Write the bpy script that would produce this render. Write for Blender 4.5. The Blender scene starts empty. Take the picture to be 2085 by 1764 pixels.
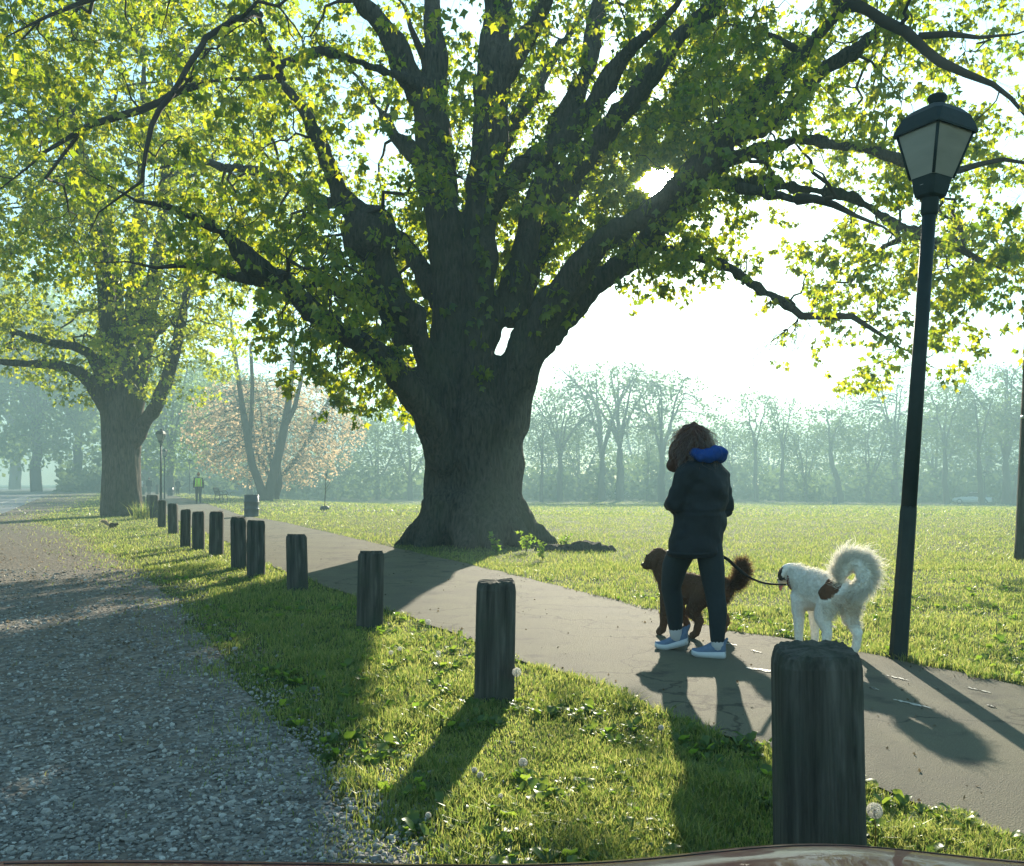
import bpy, bmesh, math, random
import numpy as np
from mathutils import Vector, Matrix, noise as mnoise

SC = bpy.context.scene
COL = SC.collection
rng = np.random.default_rng(11)
random.seed(11)

# ------------------------------------------------------------------ camera, sky, sun, exposure
FPX, CX, HY, EYE = 1766.0, 1042.5, 984.0, 1.2      # focal length / centre / horizon row in a 2085 px wide picture
cam = bpy.data.cameras.new('camera')
cam.sensor_width = 36.0
cam.lens = 36.0 * FPX / 2085.0
cam.shift_y = 102.0 / 2085.0
cam.clip_start = 0.05
cam.clip_end = 3000.0
cam_o = bpy.data.objects.new('camera', cam)
cam_o.location = (0, 0, EYE)
cam_o.rotation_euler = (math.radians(90), 0, 0)
COL.objects.link(cam_o)
SC.camera = cam_o

SUN = Vector(((1340 - CX) / FPX, 1.0, (HY - 370) / FPX)).normalized()
SUN_EL = math.asin(SUN.z)
SUN_AZ = math.atan2(SUN.x, SUN.y)
world = bpy.data.worlds.new('World')
SC.world = world
world.use_nodes = True
nt = world.node_tree
nt.nodes.clear()
w_out = nt.nodes.new('ShaderNodeOutputWorld')
w_bg = nt.nodes.new('ShaderNodeBackground')
w_bg.inputs['Strength'].default_value = 0.09
w_sky = nt.nodes.new('ShaderNodeTexSky')
w_sky.sky_type = 'NISHITA'
w_sky.sun_disc = False
w_sky.sun_elevation = SUN_EL
w_sky.sun_rotation = SUN_AZ
w_sky.air_density = 1.0
w_sky.dust_density = 0.3
w_sky.ozone_density = 0.5
w_tint = nt.nodes.new('ShaderNodeMixRGB'); w_tint.blend_type = 'MULTIPLY'      # a slightly green-blue spring morning sky
w_tint.inputs['Fac'].default_value = 1.0
w_tint.inputs['Color2'].default_value = (0.80, 1.03, 0.99, 1)
nt.links.new(w_sky.outputs[0], w_tint.inputs['Color1'])
nt.links.new(w_tint.outputs[0], w_bg.inputs['Color'])
# the visible disc of the sun, sitting where the sun lamp comes from
w_tc = nt.nodes.new('ShaderNodeTexCoord')
w_dot = nt.nodes.new('ShaderNodeVectorMath'); w_dot.operation = 'DOT_PRODUCT'
w_nrm = nt.nodes.new('ShaderNodeVectorMath'); w_nrm.operation = 'NORMALIZE'
nt.links.new(w_tc.outputs['Generated'], w_nrm.inputs[0])
nt.links.new(w_nrm.outputs[0], w_dot.inputs[0])
w_dot.inputs[1].default_value = SUN
w_acos = nt.nodes.new('ShaderNodeMath'); w_acos.operation = 'ARCCOSINE'
w_acos.use_clamp = False
nt.links.new(w_dot.outputs['Value'], w_acos.inputs[0])
w_map = nt.nodes.new('ShaderNodeMapRange'); w_map.interpolation_type = 'SMOOTHSTEP'
w_map.inputs['From Min'].default_value = math.radians(1.15)
w_map.inputs['From Max'].default_value = math.radians(0.75)
w_map.inputs['To Min'].default_value = 0.0
w_map.inputs['To Max'].default_value = 40.0
nt.links.new(w_acos.outputs[0], w_map.inputs['Value'])
w_sun = nt.nodes.new('ShaderNodeBackground')
w_sun.inputs['Color'].default_value = (1.0, 0.93, 0.75, 1)
nt.links.new(w_map.outputs[0], w_sun.inputs['Strength'])
w_add = nt.nodes.new('ShaderNodeAddShader')
nt.links.new(w_bg.outputs[0], w_add.inputs[0])
nt.links.new(w_sun.outputs[0], w_add.inputs[1])
nt.links.new(w_add.outputs[0], w_out.inputs['Surface'])

sl = bpy.data.lights.new('sun', 'SUN')
sl.energy = 5.0
sl.angle = math.radians(0.53)
sl.color = (1.0, 0.90, 0.72)
sun_o = bpy.data.objects.new('sun', sl)
sun_o.rotation_euler = SUN.to_track_quat('Z', 'Y').to_euler()
sun_o.location = SUN * 200
COL.objects.link(sun_o)

SC.view_settings.view_transform = 'Standard'
SC.view_settings.look = 'None'
SC.view_settings.gamma = 1.0
SC.view_settings.use_curve_mapping = False
SC.view_settings.exposure = 1.95
SC.render.engine = 'CYCLES'
cy = SC.cycles
cy.use_denoising = True
try:
    cy.denoiser = 'OPENIMAGEDENOISE'
    cy.denoising_input_passes = 'RGB_ALBEDO_NORMAL'
    cy.denoising_prefilter = 'ACCURATE'
except Exception:
    pass
cy.max_bounces = 8
cy.diffuse_bounces = 3
cy.glossy_bounces = 3
cy.transmission_bounces = 5
cy.transparent_max_bounces = 6
cy.volume_bounces = 1
cy.caustics_reflective = False
cy.caustics_refractive = False
cy.sample_clamp_indirect = 6.0

HAZE_DENSITY = 0.0055
HAZE_ANISO = 0.2
HAZE_COLOR = (0.295, 0.445, 0.475, 1)

# ------------------------------------------------------------------ helpers
def P(px, py, Y):
    """A point of the place from where it shows in the photo (2085 px wide) and its distance in metres."""
    return Vector(((px - CX) / FPX * Y, Y, EYE - (py - HY) / FPX * Y))

def G(px, py):
    Y = EYE * FPX / (py - HY)
    return Vector(((px - CX) / FPX * Y, Y, 0.0))

def vn2(x, y, seed=0):
    """value noise, numpy arrays in, 0..1 out"""
    x = np.asarray(x, float); y = np.asarray(y, float)
    xi = np.floor(x).astype(np.int64); yi = np.floor(y).astype(np.int64)
    fx = x - xi; fy = y - yi
    fx = fx * fx * (3 - 2 * fx); fy = fy * fy * (3 - 2 * fy)
    def h(a, b):
        n = (a * 374761393 + b * 668265263 + seed * 982451653) & 0x7fffffff
        n = ((n ^ (n >> 13)) * 1274126177) & 0x7fffffff
        return ((n ^ (n >> 16)) & 0xffff) / 65535.0
    return (h(xi, yi) * (1 - fx) + h(xi + 1, yi) * fx) * (1 - fy) + (h(xi, yi + 1) * (1 - fx) + h(xi + 1, yi + 1) * fx) * fy

def vn3(p, seed=0):
    k = np.floor(p[:, 2]); f = p[:, 2] - k; f = f * f * (3 - 2 * f)
    a = vn2(p[:, 0] + k * 17.3, p[:, 1] + k * 5.7, seed)
    b = vn2(p[:, 0] + (k + 1) * 17.3, p[:, 1] + (k + 1) * 5.7, seed)
    return a * (1 - f) + b * f

def mesh_np(name, verts, faces, smooth=False):
    """faces: (n,3) or (n,4) int array, or a list of such arrays"""
    if not isinstance(faces, (list, tuple)):
        faces = [faces]
    faces = [np.asarray(f, dtype=np.int32) for f in faces if len(f)]
    verts = np.asarray(verts, dtype=np.float32)
    me = bpy.data.meshes.new(name)
    me.vertices.add(len(verts))
    me.vertices.foreach_set('co', verts.ravel())
    li = np.concatenate([f.ravel() for f in faces])
    tot = np.concatenate([np.full(len(f), f.shape[1], np.int32) for f in faces])
    st = np.concatenate([[0], np.cumsum(tot)[:-1]]).astype(np.int32)
    me.loops.add(len(li))
    me.loops.foreach_set('vertex_index', li)
    me.polygons.add(len(tot))
    me.polygons.foreach_set('loop_start', st)
    me.polygons.foreach_set('use_smooth', np.full(len(tot), bool(smooth)))
    me.update(calc_edges=True)
    return me

def link(name, me, mat=None, parent=None, loc=None, kind=None, label=None, cat=None, group=None):
    o = bpy.data.objects.new(name, me)
    COL.objects.link(o)
    if mat is not None and me is not None and not me.materials:
        me.materials.append(mat)
    if parent is not None:
        o.parent = parent
    if loc is not None:
        o.location = loc
    tag(o, label, cat, group, kind)
    return o

def tag(o, label=None, cat=None, group=None, kind=None):
    if label: o['label'] = label
    if cat: o['category'] = cat
    if group: o['group'] = group
    if kind: o['kind'] = kind
    return o

def thing(name, label, cat, loc=(0, 0, 0), rz=0.0, group=None):
    o = bpy.data.objects.new(name, None)
    o.empty_display_size = 0.2
    COL.objects.link(o)
    o.location = loc
    o.rotation_euler = (0, 0, rz)
    tag(o, label, cat, group)
    return o

def dup(root, loc, rz=None, label=None, group=None, scale=None):
    def cp(o, par):
        c = o.copy(); COL.objects.link(c)
        if par is not None: c.parent = par
        for ch in list(o.children): cp(ch, c)
        return c
    r = cp(root, None)
    r.location = loc
    if rz is not None: r.rotation_euler = (0, 0, rz)
    if scale is not None: r.scale = (scale,) * 3 if not hasattr(scale, '__len__') else scale
    if label: r['label'] = label
    if group: r['group'] = group
    return r

class MB:
    """collects boxes, tubes, lathes and round cones into one mesh"""
    def __init__(self): self.v = []; self.f = []
    def add(self, verts, faces):
        o = len(self.v)
        self.v += [tuple(p) for p in verts]
        self.f += [tuple(i + o for i in f) for f in faces]
        return self
    def box(self, c, s, m=None):
        v = [Vector((x * s[0] / 2, y * s[1] / 2, z * s[2] / 2)) for x in (-1, 1) for y in (-1, 1) for z in (-1, 1)]
        if m is not None: v = [m @ p for p in v]
        return self.add([p + Vector(c) for p in v], [(0, 1, 3, 2), (4, 6, 7, 5), (0, 4, 5, 1), (2, 3, 7, 6), (0, 2, 6, 4), (1, 5, 7, 3)])
    def rings(self, rs, cap=True):
        n = len(rs[0]); v = [p for r in rs for p in r]; f = []
        for i in range(len(rs) - 1):
            for j in range(n):
                a = i * n + j; b = i * n + (j + 1) % n
                f.append((a, b, b + n, a + n))
        if cap:
            f.append(tuple(reversed(range(n)))); f.append(tuple((len(rs) - 1) * n + j for j in range(n)))
        return self.add(v, f)
    def lathe(self, prof, k=16, c=(0, 0, 0), rot=0.0, m=None, cap=True):
        rs = []
        for r, z in prof:
            ring = [Vector((r * math.cos(rot + 2 * math.pi * j / k), r * math.sin(rot + 2 * math.pi * j / k), z)) for j in range(k)]
            if m is not None: ring = [m @ p for p in ring]
            rs.append([p + Vector(c) for p in ring])
        return self.rings(rs, cap)
    def tube(self, pts, rad, k=8, cap=True):
        pts = [Vector(p) for p in pts]
        if not hasattr(rad, '__len__'): rad = [rad] * len(pts)
        rs = []; ref = None
        for i, p in enumerate(pts):
            t = (pts[min(i + 1, len(pts) - 1)] - pts[max(i - 1, 0)]).normalized()
            if ref is None:
                ref = t.orthogonal().normalized()
            ref = (ref - t * ref.dot(t)).normalized()
            b = t.cross(ref)
            rs.append([p + (ref * math.cos(2 * math.pi * j / k) + b * math.sin(2 * math.pi * j / k)) * rad[i] for j in range(k)])
        return self.rings(rs, cap)
    def cone(self, p0, r0, p1, r1, k=14):
        """round cone: a tapered limb with rounded ends"""
        p0 = Vector(p0); p1 = Vector(p1); ax = p1 - p0; L = ax.length
        if L < 1e-6: return self.ball(p0, (r0, r0, r0))
        ax /= L; u = ax.orthogonal().normalized(); w = ax.cross(u)
        prof = []
        for a in (-90, -60, -30): prof.append((r0 * math.cos(math.radians(a)) + 1e-5, r0 * math.sin(math.radians(a))))
        prof.append((r0, 0)); prof.append((r1, L))
        for a in (30, 60, 90): prof.append((r1 * math.cos(math.radians(a)) + 1e-5, L + r1 * math.sin(math.radians(a))))
        return self.rings([[p0 + ax * z + (u * math.cos(2 * math.pi * j / k) + w * math.sin(2 * math.pi * j / k)) * r for j in range(k)] for r, z in prof])
    def chain(self, pts, rad, k=14):
        for i in range(len(pts) - 1): self.cone(pts[i], rad[i], pts[i + 1], rad[i + 1], k)
        return self
    def ball(self, c, r, m=None, k=14, n=9):
        if not hasattr(r, '__len__'): r = (r, r, r)
        rs = []
        for i in range(n + 1):
            a = -math.pi / 2 + math.pi * i / n
            ring = [Vector((r[0] * (math.cos(a) + 1e-4) * math.cos(2 * math.pi * j / k), r[1] * (math.cos(a) + 1e-4) * math.sin(2 * math.pi * j / k), r[2] * math.sin(a))) for j in range(k)]
            if m is not None: ring = [m @ p for p in ring]
            rs.append([p + Vector(c) for p in ring])
        return self.rings(rs)
    def loft(self, secs, k=20):
        """secs: (centre, radius along u, radius across, u direction (x,y))"""
        rs = []
        for c, a, b, u in secs:
            u = Vector((u[0], u[1], 0)).normalized(); w = Vector((-u.y, u.x, 0)); c = Vector(c)
            rs.append([c + u * a * math.cos(2 * math.pi * j / k) + w * b * math.sin(2 * math.pi * j / k) for j in range(k)])
        return self.rings(rs)
    def mesh(self, name, smooth=True):
        me = bpy.data.meshes.new(name)
        me.from_pydata(self.v, [], self.f)
        me.update()
        if smooth:
            me.polygons.foreach_set('use_smooth', np.ones(len(me.polygons), bool))
        return me
    def build(self, name, mat, parent=None, smooth=True, loc=None, **kw):
        return link(name, self.mesh(name, smooth), mat, parent, loc, **kw)
    def fused(self, name, voxel, smooth_it=4):
        """one continuous skin round everything collected"""
        o = bpy.data.objects.new('skin', self.mesh('skin'))
        COL.objects.link(o)
        r = o.modifiers.new('r', 'REMESH'); r.mode = 'VOXEL'; r.voxel_size = voxel; r.use_smooth_shade = True
        s = o.modifiers.new('s', 'SMOOTH'); s.factor = 0.5; s.iterations = smooth_it
        dg = bpy.context.evaluated_depsgraph_get(); dg.update()
        me = bpy.data.meshes.new_from_object(o.evaluated_get(dg))
        me.name = name
        bpy.data.objects.remove(o)
        me.polygons.foreach_set('use_smooth', np.ones(len(me.polygons), bool))
        return me

def displace(me, fn):
    n = len(me.vertices)
    co = np.empty(n * 3, np.float32); me.vertices.foreach_get('co', co); co = co.reshape(-1, 3)
    no = np.empty(n * 3, np.float32); me.vertices.foreach_get('normal', no); no = no.reshape(-1, 3)
    co = co + no * fn(co.astype(float), no).reshape(-1, 1).astype(np.float32)
    me.vertices.foreach_set('co', co.ravel().astype(np.float32)); me.update()

def paint(me, fn, name='tint'):
    """a colour that belongs to each spot of the skin (a coat's patches)"""
    n = len(me.vertices)
    co = np.empty(n * 3, np.float32); me.vertices.foreach_get('co', co)
    c = fn(co.reshape(-1, 3).astype(float))
    a = me.color_attributes.new(name, 'FLOAT_COLOR', 'POINT')
    a.data.foreach_set('color', np.hstack([c, np.ones((n, 1))]).astype(np.float32).ravel())

# ------------------------------------------------------------------ materials
class N:
    def __init__(self, name):
        self.m = bpy.data.materials.new(name); self.m.use_nodes = True
        self.t = self.m.node_tree; self.t.nodes.clear()
        self.out = self.n('OutputMaterial')
    def n(self, typ, **kw):
        x = self.t.nodes.new('ShaderNode' + typ)
        for k, v in kw.items():
            if k in x.inputs: self.set(x.inputs[k], v)
            else: setattr(x, k, v)
        return x
    def set(self, sock, v):
        if hasattr(v, 'is_linked') or isinstance(v, bpy.types.NodeSocket): self.t.links.new(v, sock)
        else: sock.default_value = v
    def coords(self, scale=(1, 1, 1), kind='Object'):
        tc = self.n('TexCoord'); mp = self.n('Mapping')
        self.t.links.new(tc.outputs[kind], mp.inputs['Vector']); mp.inputs['Scale'].default_value = scale
        return mp.outputs[0]
    def noise(self, vec, scale, detail=4, rough=0.55, dist=0.0):
        x = self.n('TexNoise', Scale=scale, Detail=detail, Roughness=rough, Distortion=dist)
        self.t.links.new(vec, x.inputs['Vector']); return x.outputs['Fac']
    def ramp(self, fac, stops):
        x = self.n('ValToRGB'); self.t.links.new(fac, x.inputs['Fac'])
        e = x.color_ramp.elements
        while len(e) < len(stops): e.new(0.5)
        for i, (p, c) in enumerate(stops):
            e[i].position = p; e[i].color = (c[0], c[1], c[2], 1) if hasattr(c, '__len__') else (c, c, c, 1)
        return x.outputs['Color']
    def mix(self, a, b, fac, mode='MIX'):
        x = self.n('MixRGB', blend_type=mode)
        for k, v in (('Fac', fac), ('Color1', a), ('Color2', b)):
            if isinstance(v, bpy.types.NodeSocket): self.t.links.new(v, x.inputs[k])
            else: x.inputs[k].default_value = v if not hasattr(v, '__len__') else (*v[:3], 1)
        return x.outputs[0]
    def bump(self, h, strength=0.5, dist=0.02, normal=None):
        x = self.n('Bump'); x.inputs['Strength'].default_value = strength; x.inputs['Distance'].default_value = dist
        self.t.links.new(h, x.inputs['Height'])
        if normal is not None: self.t.links.new(normal, x.inputs['Normal'])
        return x.outputs[0]
    def bsdf(self, color, rough=0.7, spec=0.3, normal=None, metallic=0.0, **kw):
        b = self.n('BsdfPrincipled')
        for k, v in (('Base Color', color), ('Roughness', rough), ('Specular IOR Level', spec), ('Metallic', metallic), *kw.items()):
            if isinstance(v, bpy.types.NodeSocket): self.t.links.new(v, b.inputs[k])
            else: b.inputs[k].default_value = v if not hasattr(v, '__len__') else (*v[:3], 1)
        if normal is not None: self.t.links.new(normal, b.inputs['Normal'])
        self.t.links.new(b.outputs[0], self.out.inputs['Surface'])
        return b
    def surf(self, sh): self.t.links.new(sh, self.out.inputs['Surface'])

def m_plain(name, c, rough=0.6, spec=0.3, metallic=0.0, var=0.25, scale=8.0, bump=0.0, stretch=(1, 1, 1)):
    n = N(name); v = n.coords(stretch)
    f = n.noise(v, scale, 5)
    col = n.mix(tuple(x * (1 - var) for x in c), tuple(min(1, x * (1 + var)) for x in c), f)
    nm = n.bump(f, bump, 0.02) if bump else None
    n.bsdf(col, rough, spec, nm, metallic)
    return n.m

def m_leaf(name, refl, trans, gloss=0.04, rough=0.35, share=0.55):
    """thin leaf: reflects a little, lets sunlight through; every leaf a little different"""
    n = N(name)
    g = n.n('NewGeometry')
    rnd = g.outputs['Random Per Island']
    def span(cs): return n.ramp(rnd, [(i / (len(cs) - 1), c) for i, c in enumerate(cs)])
    d = n.n('BsdfDiffuse'); n.t.links.new(span(refl), d.inputs['Color'])
    t = n.n('BsdfTranslucent'); n.t.links.new(span(trans), t.inputs['Color'])
    mx = n.n('MixShader'); mx.inputs['Fac'].default_value = share
    n.t.links.new(d.outputs[0], mx.inputs[1]); n.t.links.new(t.outputs[0], mx.inputs[2])
    gl = n.n('BsdfGlossy'); gl.inputs['Roughness'].default_value = rough; gl.inputs['Color'].default_value = (0.9, 0.95, 0.9, 1)
    m2 = n.n('MixShader'); m2.inputs['Fac'].default_value = gloss
    n.t.links.new(mx.outputs[0], m2.inputs[1]); n.t.links.new(gl.outputs[0], m2.inputs[2])
    n.surf(m2.outputs[0])
    return n.m

def m_bark(name, dark, light, vs=5.0):
    n = N(name)
    v = n.coords((vs * 2.2, vs * 2.2, vs * 0.45))
    a = n.noise(v, 2.0, 6, 0.62, 0.6)
    w = n.noise(n.coords((1, 1, 0.5)), 1.1, 3)
    ridg = n.ramp(a, [(0.32, 0.0), (0.5, 0.55), (0.68, 1.0)])
    col = n.mix(dark, light, ridg)
    moss = n.ramp(w, [(0.48, 0.0), (0.7, 0.55)])
    col = n.mix(col, (0.055, 0.065, 0.035), moss)
    n.bsdf(col, 0.95, 0.1, n.bump(a, 1.0, 0.06))
    return n.m

M = {}
M['bark'] = m_bark('bark', (0.022, 0.020, 0.016), (0.105, 0.092, 0.074))
M['bark2'] = m_bark('bark_left', (0.028, 0.024, 0.019), (0.13, 0.105, 0.083), 4.0)
M['bark_far'] = m_plain('bark_far', (0.075, 0.065, 0.055), 0.95, 0.1, scale=3, bump=0.6, stretch=(3, 3, 0.6))
M['twig'] = m_plain('twig', (0.05, 0.04, 0.032), 0.9, 0.15, scale=12)
M['leaf'] = m_leaf('maple_leaf', [(0.028, 0.060, 0.012), (0.045, 0.085, 0.016), (0.06, 0.10, 0.02)],
                   [(0.16, 0.28, 0.010), (0.42, 0.52, 0.014), (0.68, 0.65, 0.02)], 0.03, 0.4)
M['leaf2'] = m_leaf('maple_leaf_left', [(0.04, 0.08, 0.015), (0.055, 0.10, 0.02)],
                    [(0.36, 0.48, 0.025), (0.62, 0.64, 0.035)], 0.03, 0.4)
M['leaf_far'] = m_leaf('far_leaf', [(0.04, 0.07, 0.03), (0.06, 0.095, 0.035)], [(0.10, 0.16, 0.05), (0.16, 0.22, 0.06)], 0.0)
M['leaf_wood'] = m_leaf('wood_leaf', [(0.045, 0.085, 0.025), (0.07, 0.12, 0.03)], [(0.20, 0.32, 0.06), (0.30, 0.40, 0.08)], 0.0)
M['blossom'] = m_leaf('blossom', [(0.42, 0.31, 0.21), (0.55, 0.42, 0.29)], [(0.60, 0.42, 0.24), (0.78, 0.58, 0.34)], 0.0)
M['grass'] = m_leaf('grass_blade', [(0.035, 0.075, 0.014), (0.055, 0.10, 0.02), (0.09, 0.115, 0.03)],
                    [(0.15, 0.26, 0.04), (0.36, 0.43, 0.08), (0.60, 0.58, 0.18)], 0.035, 0.35)
M['weed'] = m_leaf('weed_leaf', [(0.03, 0.075, 0.015), (0.05, 0.11, 0.02)], [(0.20, 0.36, 0.03), (0.36, 0.48, 0.05)], 0.03, 0.35)

def m_ground():
    n = N('soil_and_grass')
    v = n.coords()
    a = n.noise(v, 9.0, 6, 0.65); b = n.noise(v, 0.35, 4, 0.6); c = n.noise(n.coords((0.25, 2.2, 1)), 0.6, 5, 0.6)
    col = n.ramp(a, [(0.3, (0.04, 0.046, 0.016)), (0.55, (0.085, 0.105, 0.03)), (0.75, (0.13, 0.14, 0.05))])
    col = n.mix(col, (0.12, 0.11, 0.05), n.ramp(b, [(0.5, 0.0), (0.75, 0.5)]))
    col = n.mix(col, (0.045, 0.07, 0.02), n.ramp(c, [(0.5, 0.0), (0.66, 0.55)]))
    n.bsdf(col, 0.95, 0.1, n.bump(a, 1.0, 0.05))
    return n.m
M['ground'] = m_ground()

def m_path():
    n = N('worn_asphalt')
    v = n.coords()
    f = n.noise(v, 220.0, 3, 0.7); m = n.noise(v, 1.4, 5, 0.6); g = n.noise(v, 45.0, 4, 0.6)
    vo = n.n('TexVoronoi', Scale=160.0); n.t.links.new(v, vo.inputs['Vector'])
    col = n.ramp(f, [(0.3, (0.070, 0.064, 0.043)), (0.55, (0.142, 0.131, 0.087)), (0.78, (0.28, 0.258, 0.178))])
    col = n.mix(col, (0.085, 0.077, 0.065), n.ramp(m, [(0.42, 0.0), (0.7, 0.6)]))
    spot = n.ramp(n.noise(v, 2.6, 5, 0.65), [(0.56, 0.0), (0.70, 0.75)])
    col = n.mix(col, (0.04, 0.038, 0.035), spot)
    h = n.mix(g, vo.outputs['Distance'], 0.6)
    ve = n.n('TexVoronoi', Scale=0.55, feature='DISTANCE_TO_EDGE'); wv = n.n('VectorMath', operation='ADD')
    n.t.links.new(v, wv.inputs[0]); nz = n.n('TexNoise', Scale=2.5, Detail=5); n.t.links.new(v, nz.inputs['Vector']); n.t.links.new(nz.outputs['Color'], wv.inputs[1])
    n.t.links.new(wv.outputs[0], ve.inputs['Vector'])
    crack = n.ramp(ve.outputs['Distance'], [(0.0, 0.75), (0.006, 0.5), (0.012, 0.0)])
    col = n.mix(col, (0.03, 0.028, 0.022), crack)
    n.bsdf(col, 0.85, 0.10, n.bump(h, 0.8, 0.006))
    return n.m
M['path'] = m_path()

def m_gravel():
    n = N('gravel_bed')
    v = n.coords()
    vo = n.n('TexVoronoi', Scale=30.0); n.t.links.new(v, vo.inputs['Vector'])
    vo2 = n.n('TexVoronoi', Scale=11.0); n.t.links.new(v, vo2.inputs['Vector'])
    col = n.ramp(vo.outputs['Color'], [(0.1, (0.07, 0.067, 0.06)), (0.5, (0.16, 0.152, 0.135)), (0.9, (0.30, 0.285, 0.25))])
    big = n.noise(v, 0.5, 4, 0.6)
    col = n.mix(col, (0.15, 0.105, 0.065), n.ramp(big, [(0.4, 0.1), (0.65, 0.6)]))
    # leaf litter and dirt farther along the verge
    sep = n.n('SeparateXYZ'); n.t.links.new(v, sep.inputs[0])
    mr = n.n('MapRange'); mr.inputs['From Min'].default_value = 6.0; mr.inputs['From Max'].default_value = 14.0
    n.t.links.new(sep.outputs['Y'], mr.inputs['Value'])
    litter = n.ramp(n.noise(v, 9.0, 8, 0.8), [(0.3, (0.06, 0.05, 0.036)), (0.5, (0.13, 0.108, 0.08)), (0.7, (0.25, 0.21, 0.155))])
    col = n.mix(col, litter, mr.outputs[0])
    h = n.mix(vo.outputs['Distance'], n.noise(v, 14.0, 5, 0.7), 0.5)
    n.bsdf(col, 0.85, 0.25, n.bump(h, 1.0, 0.04))
    return n.m
M['gravel'] = m_gravel()
def m_stone():
    n = N('gravel_stone')
    g = n.n('NewGeometry')
    col = n.ramp(g.outputs['Random Per Island'], [(0.0, (0.11, 0.108, 0.098)), (0.45, (0.20, 0.195, 0.175)), (0.8, (0.31, 0.30, 0.27)), (1.0, (0.46, 0.445, 0.40))])
    f = n.noise(n.coords(), 120.0, 4)
    col = n.mix(col, (0.10, 0.085, 0.07), n.ramp(f, [(0.5, 0.0), (0.75, 0.5)]))
    n.bsdf(col, 0.7, 0.35, n.bump(f, 0.4, 0.004))
    return n.m
M['stone'] = m_stone()
M['road'] = m_plain('road_asphalt', (0.17, 0.165, 0.16), 0.55, 0.4, scale=6, bump=0.2)
M['paint'] = m_plain('road_paint', (0.42, 0.40, 0.34), 0.7, 0.3, var=0.3, scale=30)

def m_timber():
    n = N('weathered_timber')
    v = n.coords((30, 30, 1.6))
    a = n.noise(v, 1.0, 6, 0.65, 0.3); b = n.noise(n.coords((9, 9, 1.2)), 1.0, 4, 0.6); c = n.noise(n.coords(), 5.0, 5, 0.6)
    col = n.ramp(a, [(0.3, (0.020, 0.019, 0.016)), (0.5, (0.062, 0.058, 0.048)), (0.75, (0.125, 0.118, 0.10))])
    col = n.mix(col, (0.05, 0.062, 0.042), n.ramp(c, [(0.45, 0.0), (0.7, 0.7)]))
    col = n.mix(col, (0.24, 0.23, 0.2), n.ramp(b, [(0.58, 0.0), (0.74, 0.5)]))
    n.bsdf(col, 0.9, 0.15, n.bump(a, 0.9, 0.012))
    return n.m
M['timber'] = m_timber()
M['iron'] = m_plain('green_black_paint', (0.012, 0.022, 0.022), 0.6, 0.2, var=0.35, scale=14, bump=0.15)
M['iron2'] = m_plain('dark_paint', (0.025, 0.03, 0.034), 0.5, 0.4, var=0.3, scale=20)
M['drum'] = m_plain('drum_paint', (0.03, 0.045, 0.06), 0.4, 0.45, var=0.3, scale=9)
M['drum_green'] = m_plain('green_drum_paint', (0.02, 0.085, 0.065), 0.5, 0.4, var=0.2)
M['steel'] = m_plain('steel', (0.45, 0.46, 0.47), 0.3, 0.5, 1.0, var=0.15)
M['plastic_bag'] = m_plain('tree_bag', (0.022, 0.03, 0.028), 0.6, 0.3)
M['white'] = m_plain('sticker_white', (0.7, 0.7, 0.68), 0.6, 0.3, var=0.05)
def m_pane():
    n = N('frosted_pane')
    v = n.coords((1, 1, 4)); f = n.noise(v, 3.0, 3)
    d = n.n('BsdfDiffuse'); n.t.links.new(n.mix((0.30, 0.30, 0.26), (0.5, 0.49, 0.43), f), d.inputs['Color'])
    t = n.n('BsdfTranslucent'); n.t.links.new(n.mix((0.36, 0.36, 0.31), (0.6, 0.58, 0.5), f), t.inputs['Color'])
    mx = n.n('MixShader'); mx.inputs['Fac'].default_value = 0.6
    n.t.links.new(d.outputs[0], mx.inputs[1]); n.t.links.new(t.outputs[0], mx.inputs[2])
    g = n.n('BsdfGlossy'); g.inputs['Roughness'].default_value = 0.15
    m2 = n.n('MixShader'); m2.inputs['Fac'].default_value = 0.06
    n.t.links.new(mx.outputs[0], m2.inputs[1]); n.t.links.new(g.outputs[0], m2.inputs[2]); n.surf(m2.outputs[0])
    return n.m
M['pane'] = m_pane()
# ------------------------------------------------------------------ the lie of the land
def interp(pts): 
    a = np.array(pts, float)
    return lambda y: np.interp(y, a[:, 0], a[:, 1], left=None, right=None)
path_left = interp([(-6, 7.0), (1.5, 2.6), (2.92, 1.72), (3.88, 1.17), (4.36, .88), (5.28, .47), (5.95, .025), (7.54, -.78), (8.12, -1.12), (10.5, -2.4), (12.8, -3.6), (16.8, -5.4), (32, -12.7), (50, -20.6), (80, -34), (130, -57)])
path_right = interp([(-6, 9.2), (1.5, 5.0), (3, 4.15), (5.09, 3.0), (5.87, 2.62), (6.7, 2.12), (7.04, 1.74), (8.1, 1.37), (12.04, -.29), (16.8, -2.5), (26.5, -6.95), (32, -9.9), (50, -17.6), (80, -31), (130, -54)])
gravel_edge = interp([(-6, 4.2), (1.5, .3), (2.73, -.33), (3.68, -.84), (4.27, -1.17), (5.49, -1.75), (6.9, -2.5), (9.8, -3.9), (12.8, -5.65), (20, -10), (27.9, -15.5), (45, -22.5), (81, -39), (130, -62)])
road_edge = interp([(-6, -2.5), (10, -9.5), (20, -13.5), (32, -19), (60, -33), (132, -69), (200, -103)])

def sstep(a, b, x):
    t = np.clip((np.asarray(x, float) - a) / (b - a), 0, 1); return t * t * (3 - 2 * t)

def ground_z(x, y):
    """the meadow right of the path falls away a little towards the far trees"""
    x = np.asarray(x, float); y = np.asarray(y, float)
    d = sstep(0, 22, x - path_right(y)) * sstep(18, 110, y)
    return -1.05 * d - 0.35 * d * sstep(20, 60, x)

def gz(x, y): return float(ground_z(np.array([x]), np.array([y]))[0])

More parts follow.
